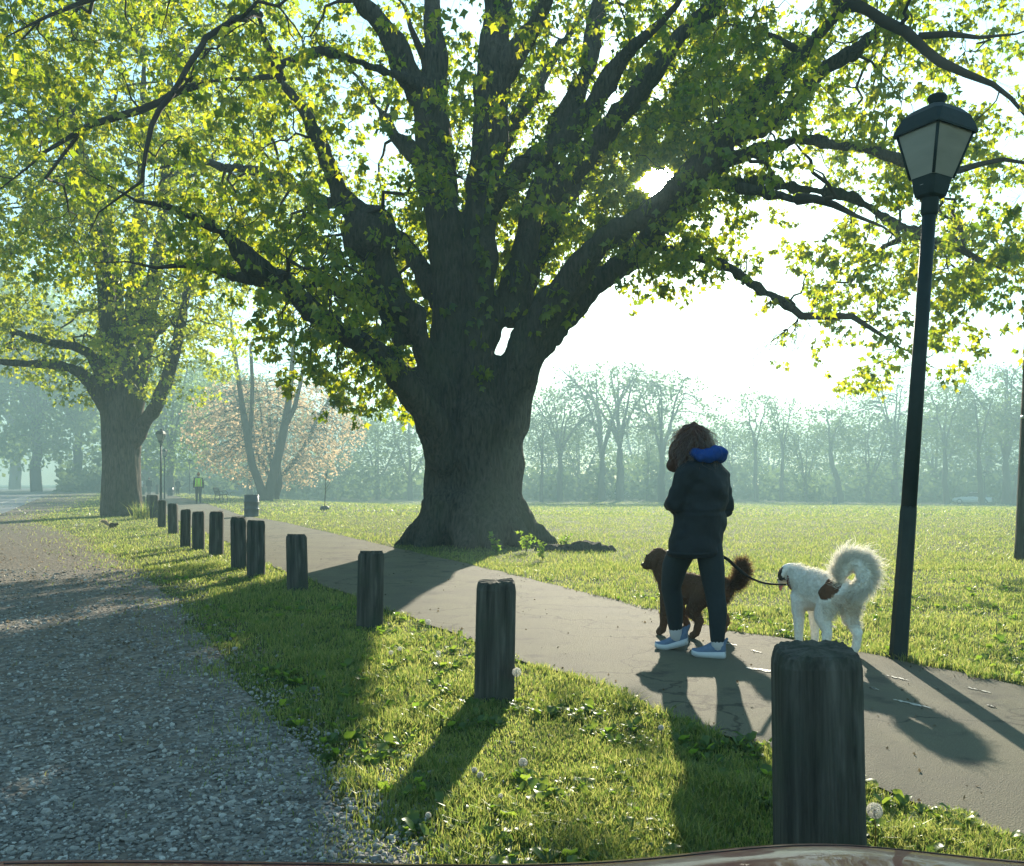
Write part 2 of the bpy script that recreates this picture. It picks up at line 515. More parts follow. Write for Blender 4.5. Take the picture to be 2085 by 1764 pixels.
def strip_mesh(name, left, right, y0, y1, n, z, nx=2, wob=0.0, seed=0):
    ys = y0 + (y1 - y0) * (np.linspace(0, 1, n) ** 2.2)
    L = left(ys) + wob * (vn2(ys * 2.3, ys * 0 + 3, seed) - .5) * 2 + wob * .5 * (vn2(ys * 9, ys * 0 + 3, seed + 1) - .5) * 2
    R = right(ys) + wob * (vn2(ys * 2.3, ys * 0 + 9, seed) - .5) * 2 + wob * .5 * (vn2(ys * 9, ys * 0 + 9, seed + 1) - .5) * 2
    u = np.linspace(0, 1, nx)
    X = L[:, None] * (1 - u) + R[:, None] * u
    V = np.stack([X, np.repeat(ys[:, None], nx, 1), np.full_like(X, z)], -1).reshape(-1, 3)
    i = np.arange((n - 1))[:, None] * nx + np.arange(nx - 1)
    i = i.ravel()
    return mesh_np(name, V, np.stack([i, i + 1, i + nx + 1, i + nx], 1))

def build_ground():
    ys = np.concatenate([np.linspace(-40, 0, 10), 0.3 + 499 * np.linspace(0, 1, 240) ** 2.6])
    xs = np.sign(np.linspace(-1, 1, 181)) * (np.abs(np.linspace(-1, 1, 181)) ** 2.4) * 390
    X, Y = np.meshgrid(xs, ys)
    Z = ground_z(X, Y)
    Z -= 0.012 * sstep(0.3, 3, Y)          # the sheets of path, gravel and road lie on it
    V = np.stack([X, Y, Z], -1).reshape(-1, 3)
    nx = len(xs); i = (np.arange(len(ys) - 1)[:, None] * nx + np.arange(nx - 1)).ravel()
    link('ground', mesh_np('ground', V, np.stack([i, i + 1, i + nx + 1, i + nx], 1), True), M['ground'], kind='structure',
         label='lawn and soil spreading under the whole park', cat='ground')
build_ground()
link('path', strip_mesh('path', path_left, path_right, 0.8, 128, 320, 0.004, 3, 0.05, 4), M['path'], kind='structure', label='worn grey asphalt footpath running off past the big trunk', cat='path')
link('gravel_verge', strip_mesh('gravel_verge', road_edge, gravel_edge, -5.5, 128, 160, 0.0, 12, 0.10, 8), M['gravel'], kind='structure', label='grey gravel verge between road and grass strip', cat='gravel')
link('road', strip_mesh('road', lambda y: road_edge(y) - 14.5, road_edge, -5.5, 199, 60, 0.004, 3, 0.05, 5), M['road'], kind='structure', label='pale asphalt road along the far edge of the gravel', cat='road')
# painted edge line of the road
link('road_marking', strip_mesh('road_marking', lambda y: road_edge(y) - 1.75, lambda y: road_edge(y) - 1.6, 12, 199, 40, 0.009), M['paint'], kind='structure', label='faded white edge line painted along the road', cat='marking')

def paint_marks():
    """worn flecks of an old white line on the footpath"""
    mb = MB()
    for (x0, y0, x1, y1, w) in ((1518, 1362, 1590, 1372, 4), (1528, 1326, 1552, 1331, 2.5), (1580, 1332, 1605, 1336, 2.5), (1805, 1378, 1850, 1388, 3),
                                (1822, 1428, 1895, 1445, 4), (1770, 1402, 1790, 1408, 3), (2012, 1440, 2028, 1443, 3), (1970, 1402, 2015, 1413, 2.5), (1903, 1402, 1915, 1407, 2),
                                (1476, 1312, 1500, 1316, 2), (1620, 1340, 1640, 1344, 2)):
        a = G(x0, y0); b = G(x1, y1); n = 7
        wd = w / (FPX / a.y) * 8.0
        top = []; bot = []; n = 14
        for i in range(n + 1):
            t = i / n; p = a.lerp(b, t)
            e = math.sin(math.pi * min(1, max(0, 0.04 + 0.92 * t))) ** 0.6 * wd
            u1 = .25 + .9 * random.random(); u2 = .1 + .9 * random.random(); k = .6 + .8 * abs(math.sin(t * 9 + x0))
            top.append((p.x + .015 * (random.random() - .5), p.y + e * .5 * u1 * k, 0.0085)); bot.append((p.x + .015 * (random.random() - .5), p.y - e * .5 * u2 * k, 0.0085))
        mb.add(bot + top, [(i, i + 1, n + 2 + i, n + 1 + i) for i in range(n)])
    mb.build('path_marking', M['paint'], kind='structure', smooth=False, label='worn white paint flecks on the footpath by the walker', cat='marking')
paint_marks()

# ------------------------------------------------------------------ branching
def tubes(pts, rad, k):
    """many tubes at once: pts (B,N,3), rad (B,N)"""
    pts = np.asarray(pts, float); B, Nn, _ = pts.shape
    t = np.empty_like(pts); t[:, 1:-1] = pts[:, 2:] - pts[:, :-2]; t[:, 0] = pts[:, 1] - pts[:, 0]; t[:, -1] = pts[:, -1] - pts[:, -2]
    t /= np.linalg.norm(t, axis=2, keepdims=True) + 1e-9
    mean = pts[:, -1] - pts[:, 0]; mean /= np.linalg.norm(mean, axis=1, keepdims=True) + 1e-9
    ref = np.where(np.abs(mean[:, 2:3]) < 0.8, np.array([[0, 0, 1.0]]), np.array([[1.0, 0.3, 0]]))
    u = np.cross(t, np.repeat(ref[:, None], Nn, 1)); u /= np.linalg.norm(u, axis=2, keepdims=True) + 1e-9
    w = np.cross(t, u)
    a = 2 * np.pi * np.arange(k) / k
    V = pts[:, :, None] + (u[:, :, None] * np.cos(a)[:, None] + w[:, :, None] * np.sin(a)[:, None]) * rad[:, :, None, None]
    V = V.reshape(-1, 3)
    b = np.arange(B)[:, None, None] * Nn * k; i = np.arange(Nn - 1)[None, :, None] * k; j = np.arange(k)[None, None, :]
    q = lambda ii, jj: (b + ii + jj).ravel()
    j2 = (j + 1) % k
    F = np.stack([q(i, j), q(i, j2), q(i + k, j2), q(i + k, j)], 1)
    return V, F

class Skeleton:
    def __init__(self): self.p = []; self.d = []; self.r = []
    def add(self, p, d, r): self.p.append(np.atleast_2d(p)); self.d.append(np.atleast_2d(d)); self.r.append(np.atleast_1d(r))
    def add_path(self, pts, rad, step=0.25):
        pts = np.array([tuple(p) for p in pts], float); rad = np.array(rad, float)
        s = np.concatenate([[0], np.cumsum(np.linalg.norm(np.diff(pts, axis=0), axis=1))])
        q = np.arange(0, s[-1], step)
        pp = np.stack([np.interp(q, s, pts[:, i]) for i in range(3)], 1)
        dd = np.gradient(pp, axis=0) if len(pp) > 1 else pts[-1:] - pts[:1]
        dd /= np.linalg.norm(dd, axis=1, keepdims=True) + 1e-9
        self.add(pp, dd, np.interp(q, s, rad))
    def arrays(self): return np.concatenate(self.p), np.concatenate(self.d), np.concatenate(self.r)
    def colonize(self, T, lmin, lmax, kr, rmax, droop, wig, n=7, rg=None, tip=0.004):
        """reach each target from the nearest wood with a curved branch"""
        P_, D_, R_ = self.arrays()
        T = np.asarray(T, float)
        idx = np.empty(len(T), int); dist = np.empty(len(T))
        for c in range(0, len(T), 512):
            d2 = ((T[c:c + 512, None] - P_[None]) ** 2).sum(2)
            idx[c:c + 512] = d2.argmin(1); dist[c:c + 512] = np.sqrt(d2.min(1))
        ok = (dist > lmin) & (dist < lmax)
        T = T[ok]; idx = idx[ok]; L = dist[ok]
        if len(T) == 0: return None
        p0 = P_[idx]; d0 = D_[idx]; r0 = np.minimum(np.minimum(R_[idx] * 0.7, rmax), kr * L + tip)
        to = (T - p0) / L[:, None]
        s = d0 * 0.55 + to * 0.75; s /= np.linalg.norm(s, axis=1, keepdims=True)
        e = to * 0.7 + np.array([0, 0, -droop]); e /= np.linalg.norm(e, axis=1, keepdims=True)
        c1 = p0 + s * (L * 0.4)[:, None]; c2 = T - e * (L * 0.35)[:, None]
        u = np.linspace(0, 1, n)[None, :, None]
        B = ((1 - u) ** 3) * p0[:, None] + 3 * ((1 - u) ** 2) * u * c1[:, None] + 3 * (1 - u) * u * u * c2[:, None] + u ** 3 * T[:, None]
        w = rg.normal(size=B.shape) * (wig * L)[:, None, None]; w[:, 0] = 0
        B = B + w
        rad = r0[:, None] * (1 - 0.85 * np.linspace(0, 1, n)[None]) + tip * np.linspace(0, 1, n)[None] * 0.6
        d = np.gradient(B, axis=1); d /= np.linalg.norm(d, axis=2, keepdims=True) + 1e-9
        self.add(B[:, 1:].reshape(-1, 3), d[:, 1:].reshape(-1, 3), rad[:, 1:].ravel())
        return B, rad, d

LEAF_T = np.array([(0, 0, 0), (.34, .22, -.05), (.52, .58, -.10), (.20, .60, -.02), (0, 1.0, -.10), (-.20, .60, -.02), (-.52, .58, -.10), (-.34, .22, -.05)])
LEAF_F = np.array([(0, 1, 2), (0, 2, 3), (0, 3, 4), (0, 4, 5), (0, 5, 6), (0, 6, 7)])
LEAF_T4 = np.array([(0, 0, 0), (.50, .50, -.08), (.16, .58, 0), (0, 1.0, -.08), (-.16, .58, 0), (-.50, .50, -.08)])
LEAF_F4 = np.array([(0, 1, 2), (0, 2, 3), (0, 3, 4), (0, 4, 5)])
LEAF_T2 = np.array([(0, 0, 0), (.42, .55, -.06), (0, 1.0, 0), (-.42, .55, -.06)])
LEAF_F2 = np.array([(0, 1, 2), (0, 2, 3)])

def leaves_mesh(name, pos, axis, size, rg, tmpl=(LEAF_T4, LEAF_F4)):
    pos = np.asarray(pos, float); n = len(pos)
    axis = axis / (np.linalg.norm(axis, axis=1, keepdims=True) + 1e-9)
    h = rg.normal(size=(n, 3))
    u = np.cross(axis, h); u /= np.linalg.norm(u, axis=1, keepdims=True) + 1e-9
    w = np.cross(u, axis)
    t, f = tmpl
    wid = size * rg.uniform(0.75, 1.1, n)
    V = pos[:, None] + u[:, None] * (t[None, :, 0:1] * wid[:, None, None]) + axis[:, None] * (t[None, :, 1:2] * size[:, None, None]) + w[:, None] * (t[None, :, 2:3] * size[:, None, None])
    F = f[None] + (np.arange(n) * len(t))[:, None, None]
    return mesh_np(name, V.reshape(-1, 3), F.reshape(-1, 3))

def sprays(B, d, per, size, rg, umin=0.35, spread=0.10, down=0.85, bunch=5):
    """leaf bases and axes along the outer part of each twig, hanging in little bunches"""
    nb, n, _ = B.shape
    nb_bunch = max(1, per // bunch)
    k = nb * nb_bunch
    tw = np.repeat(np.arange(nb), nb_bunch)
    u = umin + (1 - umin) * rg.uniform(0, 1, k) ** 0.7
    x = u * (n - 1); i = np.minimum(x.astype(int), n - 2); f = (x - i)[:, None]
    bp = B[tw, i] * (1 - f) + B[tw, i + 1] * f; bd = d[tw, i]
    m = bunch
    pos = np.repeat(bp, m, 0) + rg.normal(size=(k * m, 3)) * spread * np.array([1, 1, 0.7]) + np.array([0, 0, -spread * 0.5])
    ax = np.repeat(bd, m, 0) * 0.35 + rg.normal(size=(k * m, 3)) * 0.55 + np.array([0, 0, -down])
    sz = size * rg.uniform(0.45, 1.3, k * m)
    return pos, ax, sz

# ------------------------------------------------------------------ the great maple by the path
TY = 17.3
def limb(pts, Y0=TY):
    """pts: (px, py, depth offset in m, radius in px at TY)"""
    out = []; rad = []
    for px, py, dz, r in pts:
        Y = Y0 + dz
        out.append(P(px, py, Y)); rad.append(r * Y / FPX)
    return out, rad

LIMBS = {
 'S1': [(918, 1080, 0, 46), (908, 950, 0, 47), (904, 800, .05, 46), (916, 690, .1, 40), (918, 620, .1, 39), (912, 540, .15, 40), (899, 420, .2, 37), (884, 320, .25, 41), (878, 240, .3, 38)],
 'S1a': [(878, 240, .3, 34), (845, 180, .2, 27), (800, 100, 0, 25), (752, 20, -.2, 22), (700, -70, -.4, 18)],
 'S1b': [(878, 240, .3, 30), (886, 130, .5, 25), (884, 40, .7, 23), (880, -80, 1, 18)],
 'S1c': [(880, 150, .5, 15), (848, 95, .3, 13), (816, 45, .1, 11), (790, -30, 0, 9)],
 'H': [(880, 200, .3, 15), (840, 168, -.1, 14), (773, 149, -.5, 13), (710, 122, -.8, 12), (667, 107, -1, 11), (630, 110, -1.2, 10), (590, 128, -1.4, 9), (520, 150, -1.7, 9), (440, 168, -2, 8), (370, 180, -2.3, 7)],
 'S2': [(985, 1080, -.1, 56), (968, 950, -.2, 58), (970, 800, -.15, 44), (972, 715, 0, 37), (980, 596, .1, 36), (977, 425, .2, 36), (992, 300, .3, 37), (1006, 170, .4, 39)],
 'S2a': [(1006, 170, .4, 34), (1008, 80, .5, 31), (1010, 0, .6, 29), (1012, -90, .7, 24)],
 'S2b': [(1020, 160, .4, 26), (1060, 110, .2, 24), (1098, 40, 0, 22), (1130, -50, -.2, 18)],
 'S3': [(985, 440, .2, 22), (1020, 385, 0, 20), (1050, 347, -.3, 19), (1110, 318, -.6, 20), (1169, 264, -.8, 20), (1220, 200, -1, 19), (1271, 119, -1.2, 18), (1330, 55, -1.4, 16), (1382, 0, -1.6, 15), (1440, -70, -1.9, 12)],
 'S4': [(972, 760, .2, 26), (984, 700, .3, 26), (1016, 640, .5, 26), (1052, 575, .7, 28), (1076, 468, 1, 28), (1110, 362, 1.2, 25), (1143, 255, 1.4, 22), (1186, 179, 1.6, 19), (1214, 60, 1.8, 17), (1232, -40, 2, 14)],
 'S5': [(1095, 420, 1.1, 28), (1140, 368, .9, 27), (1199, 306, .7, 25), (1263, 234, .5, 24), (1339, 145, .2, 22), (1418, 43, 0, 19), (1480, -40, -.2, 15)],
 'S6': [(1010, 1090, .1, 52), (1012, 960, .2, 50), (1026, 850, .2, 48), (1046, 778, .1, 45), (1063, 718, 0, 43), (1087, 672, -.1, 38), (1122, 622, -.2, 33), (1167, 554, -.5, 30), (1242, 475, -.8, 27), (1292, 445, -1, 26), (1342, 418, -1.2, 26), (1402, 378, -1.5, 27), (1442, 327, -1.7, 27), (1517, 250, -1.9, 25), (1582, 165, -2.1, 23), (1682, 50, -2.5, 19), (1745, -15, -2.7, 16), (1800, -90, -3, 12)],
 'S7': [(1080, 715, .1, 34), (1135, 645, .4, 31), (1200, 590, .6, 28), (1242, 557, .7, 27), (1302, 502, .6, 25), (1367, 434, 0, 23), (1430, 382, -1.1, 18)],
 'S7b': [(1445, 350, -1.6, 16), (1517, 318, -1.8, 14), (1580, 300, -1.9, 14), (1632, 286, -2, 14), (1696, 281, -2.1, 13), (1759, 298, -2.1, 13), (1845, 332, -2.1, 11), (1895, 352, -2.1, 10), (1945, 338, -2.2, 9), (2000, 320, -2.3, 9), (2085, 336, -2.5, 8), (2200, 360, -2.8, 6)],
 'S8': [(1440, 375, -1.5, 13), (1538, 368, -1, 11), (1632, 374, -.6, 11), (1696, 400, -.4, 11), (1759, 425, -.2, 11), (1857, 476, 0, 11), (1930, 505, .1, 9), (2020, 535, .2, 8), (2120, 590, .3, 6)],
 'S9': [(1450, 372, -1.6, 15), (1520, 378, -2, 15), (1568, 391, -2.3, 15), (1632, 413, -2.6, 14), (1700, 428, -2.9, 12), (1760, 452, -3.1, 10), (1830, 492, -3.3, 8)],
 'S10': [(1300, 508, .7, 12), (1350, 501, .4, 11), (1410, 515, .2, 11), (1496, 549, 0, 10), (1568, 596, -.2, 10), (1611, 621, -.3, 9), (1696, 638, -.4, 8), (1759, 660, -.5, 7), (1830, 700, -.6, 5), (1900, 760, -.7, 4)],
 'S11': [(1700, 0, -2.5, 13), (1760, 14, -2.9, 12), (1815, 42, -3.2, 12), (1860, 68, -3.4, 11), (1905, 95, -3.6, 11), (1951, 145, -3.8, 9), (2006, 180, -4, 8), (2085, 240, -4.2, 7), (2170, 320, -4.5, 5)],
 'S11b': [(1870, 74, -3.4, 9), (1925, 88, -3.5, 9), (1993, 77, -3.6, 8), (2060, 55, -3.8, 7), (2150, 40, -4, 5)],
 'S12': [(1500, 275, -1.8, 18), (1589, 230, -1.3, 17), (1657, 166, -1, 16), (1720, 115, -.7, 15), (1802, 34, -.3, 13), (1860, -40, 0, 10)],
 'S13': [(1620, 100, -2.2, 10), (1560, 60, -2.4, 8), (1500, 45, -2.6, 7), (1440, 20, -2.8, 6)],
 'L1': [(910, 830, -.1, 34), (890, 762, -.2, 27), (866, 712, -.4, 25), (843, 675, -.5, 25), (818, 640, -.6, 26), (792, 590, -.8, 27), (768, 535, -.9, 30), (752, 490, -.95, 36), (738, 450, -1, 31), (700, 390, -1.1, 24), (665, 320, -1.2, 20), (625, 245, -1.3, 19), (595, 190, -1.4, 16), (565, 115, -1.5, 13), (530, 30, -1.6, 11), (500, -60, -1.7, 8)],
 'L2': [(905, 930, -.3, 40), (876, 850, -.7, 32), (839, 798, -1, 27), (799, 757, -1.4, 25), (750, 717, -1.8, 23), (700, 675, -2.2, 21), (650, 638, -2.6, 20), (600, 594, -3, 20), (540, 553, -3.4, 20), (495, 518, -3.7, 19), (462, 488, -3.9, 17), (415, 463, -4.1, 15), (360, 435, -4.3, 12), (288, 412, -4.6, 9), (230, 390, -4.8, 7), (160, 350, -5, 5)],
 'L3': [(575, 575, -3.1, 15), (525, 565, -3.1, 14), (470, 560, -3.2, 13), (410, 550, -3.3, 11), (345, 545, -3.4, 10), (265, 536, -3.6, 7), (190, 520, -3.8, 5)],
 'L4': [(845, 640, -.5, 22), (790, 622, -.9, 19), (740, 605, -1.2, 15), (690, 588, -1.5, 12), (620, 580, -1.9, 9), (540, 590, -2.3, 6)],
 'L5': [(878, 850, -.5, 22), (834, 785, -.6, 17), (802, 722, -.6, 14), (780, 655, -.5, 14), (762, 570, -.3, 12), (738, 480, 0, 10), (690, 400, .3, 7)],
 'L6': [(530, 30, -1.6, 8), (480, 36, -2.6, 7), (436, 76, -3.3, 6.5), (404, 112, -3.8, 6), (352, 190, -4.2, 6), (326, 258, -4.5, 5.5), (274, 345, -4.7, 5), (244, 392, -4.8, 4.5), (192, 452, -4.9, 3.5), (155, 520, -5, 2)],
 'L7': [(400, 175, -2.2, 8), (330, 190, -2.6, 8), (270, 220, -2.9, 8), (200, 246, -3.2, 8), (150, 262, -3.4, 7), (90, 295, -3.6, 6), (25, 345, -3.8, 5), (-40, 400, -4, 4)],
 'L8': [(520, -30, -1.7, 10), (400, -60, -2.4, 9), (290, -50, -3, 8), (190, -5, -3.4, 8), (110, 42, -3.7, 7), (40, 68, -3.9, 5), (-40, 110, -4.1, 4)],
 # limbs reaching away behind and towards the viewer, seen only above and between the others
 'B1': [(930, 700, .4, 34), (930, 560, 1.4, 28), (900, 440, 2.4, 22), (850, 330, 3.4, 17), (780, 220, 4.2, 12), (700, 130, 4.9, 8)],
 'B2': [(1040, 640, .6, 30), (1085, 520, 1.8, 24), (1160, 400, 3, 19), (1260, 290, 4, 14), (1400, 220, 4.8, 10), (1560, 190, 5.4, 6), (1680, 170, 5.8, 3)],
 'B3': [(960, 480, .4, 24), (1000, 330, 1.6, 20), (1080, 200, 2.8, 16), (1150, 90, 3.8, 12), (1220, -20, 4.6, 9)],
 'B4': [(900, 620, .2, 26), (820, 500, 1.6, 20), (700, 420, 2.8, 16), (560, 360, 3.8, 12), (420, 330, 4.4, 9), (300, 330, 4.8, 6)],
}
ROOTS = [[(915, 1030, 0, 50), (860, 1082, -.1, 26), (800, 1116, -.25, 7)], [(900, 1040, -.3, 48), (868, 1100, -.6, 24), (840, 1130, -.9, 8)],
         [(1020, 1030, 0, 50), (1078, 1082, -.1, 26), (1140, 1112, -.2, 9)], [(1010, 1040, -.3, 46), (1060, 1100, -.7, 24), (1110, 1125, -1, 8)],
         [(960, 1040, -.4, 56), (950, 1110, -1.0, 26), (940, 1150, -1.7, 8)], [(985, 1040, -.4, 52), (1005, 1110, -1.1, 24), (1030, 1140, -1.6, 8)],
         [(960, 1030, .4, 50), (960, 1080, 1, 26), (940, 1090, 1.7, 8)]]

def under(x):
    """how low the maple's foliage hangs, metres above ground, by distance left or right of the path line"""
    px = [-500, -100, 300, 400, 470, 560, 640, 720, 800, 850, 875, 1060, 1085, 1130, 1180, 1250, 1300, 1400, 1440, 1480, 1540, 1600, 1680, 1760, 1850, 1900, 2000, 2085, 2400]
    py = [540, 560, 580, 610, 660, 790, 850, 890, 880, 850, 640, 620, 680, 700, 700, 690, 690, 695, 675, 640, 650, 720, 780, 800, 850, 810, 790, 780, 700]
    return np.interp(np.asarray(x) / TY * FPX + CX, px, EYE - (np.array(py) - HY) * TY / FPX)

def crown_targets(n, rg, y0=11.8, y1=23.0, xr=11.6, hmax=12.6, thr=0.47, sc=0.75, lift=0.0):
    out = []
    tot = 0
    while tot < n:
        p = np.stack([rg.uniform(-xr, xr, 8000), rg.uniform(y0, y1, 8000), rg.uniform(2.0, hmax, 8000)], 1)
        u = under(p[:, 0]) + lift + 0.25 * np.abs(p[:, 1] - TY - .3)
        k = (p[:, 2] > u) & (((p[:, 0] + 0.3) / 13.0) ** 2 + ((p[:, 1] - TY) / 6.5) ** 2 < 1)
        # open heart: fewer leaves close round the stems
        core = np.hypot((p[:, 0] + 0.8) / (1.0 + 0.30 * np.maximum(p[:, 2] - 4, 0)), p[:, 1] - TY)
        k &= (core > 1.0) | (rg.uniform(size=8000) < 0.25)
        front = (np.abs(p[:, 0] + .3) < 1.6 + .34 * np.maximum(p[:, 2] - 3.5, 0)) & (p[:, 1] < TY + .6)
        k &= ~front | (rg.uniform(size=8000) < .16)
        # the low right side is thin: bare drooping twigs with few leaves, the sun comes in under it
        hh = p[:, 2] - .3477 * (p[:, 1] - TY)
        lowr = (p[:, 0] > .6) & (p[:, 0] < 7.0) & (hh < 5.35)
        k &= ~(lowr & (rg.uniform(size=8000) > np.where(p[:, 1] < TY, .42, .10)))
        k &= vn3(p * sc + 31.7, 5) + 0.22 * (vn3(p * sc * 2.7, 6) - .5) > thr
        k &= ~((p[:, 0] > 4.5) & (rg.uniform(size=8000) < .42)) & ~((p[:, 0] < -2.0) & (p[:, 2] > 5.5) & (rg.uniform(size=8000) < .58))
        # the gap through which the sun comes
        q = p - np.array([0, 0, EYE]); s = np.array(SUN); t = q @ s
        k &= np.linalg.norm(q - t[:, None] * s, axis=1) > 0.42
        p = p[k]; out.append(p); tot += len(p)
    return np.concatenate(out)[:n]

def big_tree():
    rg = np.random.default_rng(3)
    root = thing('maple_tree', 'huge old maple with many-stemmed trunk beside the path, backlit crown overhead', 'tree', P(955, 1106, TY) * Vector((1, 1, 0)))
    off = root.location.copy(); o3 = np.array(off)
    sk = Skeleton(); mb = MB(); thin_p = []
    for name, pts in LIMBS.items():
        p, r = limb(pts)
        # resample smoothly
        pa = np.array([tuple(q) for q in p]); ra = np.array(r)
        s = np.concatenate([[0], np.cumsum(np.linalg.norm(np.diff(pa, axis=0), axis=1))])
        q = np.linspace(0, s[-1], max(4, int(s[-1] / 0.35)))
        def cr(v):
            # gentle smoothing of the polyline
            x = np.interp(q, s, v)
            for _ in range(2): x[1:-1] = (x[:-2] + 2 * x[1:-1] + x[2:]) / 4
            return x
        pp = np.stack([cr(pa[:, i]) for i in range(3)], 1); rr = np.interp(q, s, ra)
        sd = len(name) * 7 + ord(name[-1])
        ph = np.linspace(0, s[-1], len(pp)) if len(pp) != len(q) else q
        amp = np.clip(.16 - rr * .35, .02, .11) * np.minimum(1, ph / .8)
        wob = np.stack([(vn2(ph * 1.3 + i * 9.1, ph * 0 + sd, 70 + i) - .5) * 2 + (vn2(ph * 3.1 + i * 5.3, ph * 0 + sd, 80 + i) - .5) for i in range(3)], 1) * amp[:, None]
        pp = pp + wob
        if rr[-1] < .12: rr = rr * np.where(s[-1] - ph < 2.2, .12 + .88 * np.clip((s[-1] - ph) / 2.2, 0, 1), 1)
        rr = rr * (1 + 0.05 * rg.normal(size=len(rr))) * np.where(pp[:, 2] > 4.2, .95, 1.0)
        sk.add_path(pp, rr, 0.2)
        thick = rr > 0.085
        kk = len(rr) if thick.all() else max(2, int(np.argmin(thick)) + 1)
        if thick[0]: mb.chain([Vector(v) - off for v in pp[:kk]], list(rr[:kk]), 12)
        st = max(0, kk - 2) if thick[0] else 0
        if st < len(rr) - 1: thin_p.append((pp[st:], rr[st:]))
    for pts in ROOTS:
        p, r = limb(pts); mb.chain([q - off for q in p], r, 12)
    # burl on the left limb
    c = P(752, 478, TY - .95); mb.ball(c - off, (.5, .45, .55))
    me = mb.fused('trunk', 0.058, 3)
    def bark(co, no):
        a = vn3(co * np.array([7, 7, 1.0]), 1) - .5; b = vn3(co * np.array([17, 17, 2.2]), 2) - .5; c = vn3(co * 1.6, 3) - .5
        return a * 0.10 + b * 0.05 + c * 0.13
    displace(me, bark)
    link('trunk', me, M['bark'], root)
    # finer wood
    k1 = sk.colonize(crown_targets(260, rg, lift=.3), 0.6, 4.5, .016, .07, .15, .025, 9, rg)
    k2 = sk.colonize(crown_targets(1500, rg), 0.4, 2.6, .010, .03, .45, .03, 8, rg)
    # the foliage through which the sun just shows, and the shady back of the crown
    n = 420; t_ = rg.uniform(15.5, 23, n); a_ = rg.uniform(0, 2 * np.pi, n); q_ = .46 + 1.5 * rg.uniform(0, 1, n) ** 1.3
    ring = np.array([0, 0, EYE]) + t_[:, None] * np.array(SUN) / SUN.y + np.stack([q_ * np.cos(a_), 0 * a_, q_ * np.sin(a_)], 1)
    hb = rg.uniform(3.9, 7.0, 420); yb = rg.uniform(18.6, 22, 420)
    back = np.stack([rg.uniform(-3.2, 1.2, 420), yb, hb + .3477 * (yb - TY)], 1)
    k3 = sk.colonize(np.concatenate([crown_targets(4700, rg), ring, back]), 0.15, 1.5, .006, .012, .8, .04, 6, rg, .003)
    # bare drooping twigs under the low right limb
    n = 46
    px = rg.uniform(1440, 1640, n); T = np.stack([px, 655 + (1600 - px) * .35 + rg.uniform(0, 90, n), TY - .3 + rg.uniform(-.6, .5, n)], 1)
    T = np.array([tuple(P(*t)) for t in T])
    kb = sk.colonize(T, .2, 3.2, .006, .012, .5, .03, 9, rg, .003)
    kb2 = sk.colonize(kb[0][rg.integers(len(kb[0]), size=90), rg.integers(3, 9, size=90)] + rg.normal(size=(90, 3)) * .22 + np.array([-.1, 0, -.25]), .1, 1.0, .004, .006, .6, .04, 6, rg, .002)
    V = []; F = []; o = 0
    for (B, R, _), k in ((k1, 6), (k2, 4), (k3, 3), (kb, 4), (kb2, 3)):
        v, f = tubes(B, R, k); V.append(v); F.append(f + o); o += len(v)
    for pp, rr in thin_p:
        v, f = tubes(pp[None], rr[None], 7); V.append(v); F.append(f + o); o += len(v)
    link('branches', mesh_np('branches', np.concatenate(V) - o3, np.concatenate(F), True), M['twig'], root, kind='stuff')
    pos = []; ax = []; sz = []
    for (B, R, d), per, um in ((k3, 16, .3), (k2, 8, .4)):
        a, b, c = sprays(B, d, per, 0.15, rg, um, 0.085, 1.1, 8); pos.append(a); ax.append(b); sz.append(c)
    pos = np.concatenate(pos); ax = np.concatenate(ax); sz = np.concatenate(sz)
    q = pos - np.array([0, 0, EYE]); s = np.array(SUN); t = q @ s
    keep = np.linalg.norm(q - t[:, None] * s, axis=1) > 0.30
    pos = pos[keep]; ax = ax[keep]; sz = sz[keep]
    link('crown', leaves_mesh('crown', pos - o3, ax, sz, rg), M['leaf'], root, kind='stuff')
    print('maple leaves', len(pos), 'twigs', len(k3[0]))
    # sprouts on the stems: leaves one can pick out one by one against the bark
    vs = [leaves_mesh('leaf', np.zeros((1, 3)), np.array([[rg.normal() * .25, -.25 + rg.normal() * .2, -1.0]]), np.array([.19]), rg, (LEAF_T, LEAF_F)) for _ in range(8)]
    cand = [(905, 410, 300), (975, 470, 560), (985, 560, 300), (1068, 520, 380), (975, 390, 0), (900, 350, 0), (1060, 640, 620), (1000, 740, 740), (1085, 560, 0), (830, 600, 0), (780, 520, 0), (1180, 560, 0), (985, 250, 0), (890, 250, 0), (700, 660, 0), (960, 640, 0), (1010, 350, 0), (1140, 640, 0), (650, 610, 0)]
    cnt = 0
    pts, dd, rr = sk.arrays()
    for (px, py, _) in cand:
        for b in range(5):
            x = px + rg.normal() * 22; y = py + rg.normal() * 45
            # find the wood there and step to its near side
            w = np.array(P(x, y, TY - .3)); k = ((pts - w) ** 2 * np.array([1, .15, 1])).sum(1).argmin()
            c = pts[k] + np.array([rg.normal() * .1, -rr[k] * 1.0 - .12, rg.normal() * .1])
            for j in range(3):
                if cnt >= 285: break
                l = link('leaf', vs[rg.integers(8)], M['leaf'] if not vs[0].materials else None, root, Vector(c + rg.normal(size=3) * np.array([.11, .05, .11])) - off)
                if not l.data.materials: l.data.materials.append(M['leaf'])
                s_ = rg.uniform(.7, 1.25); l.scale = (s_, s_, s_); l.rotation_euler = (rg.normal() * .35, rg.normal() * .35, rg.uniform(-1.2, 1.2))
                cnt += 1
    return root
big_tree()

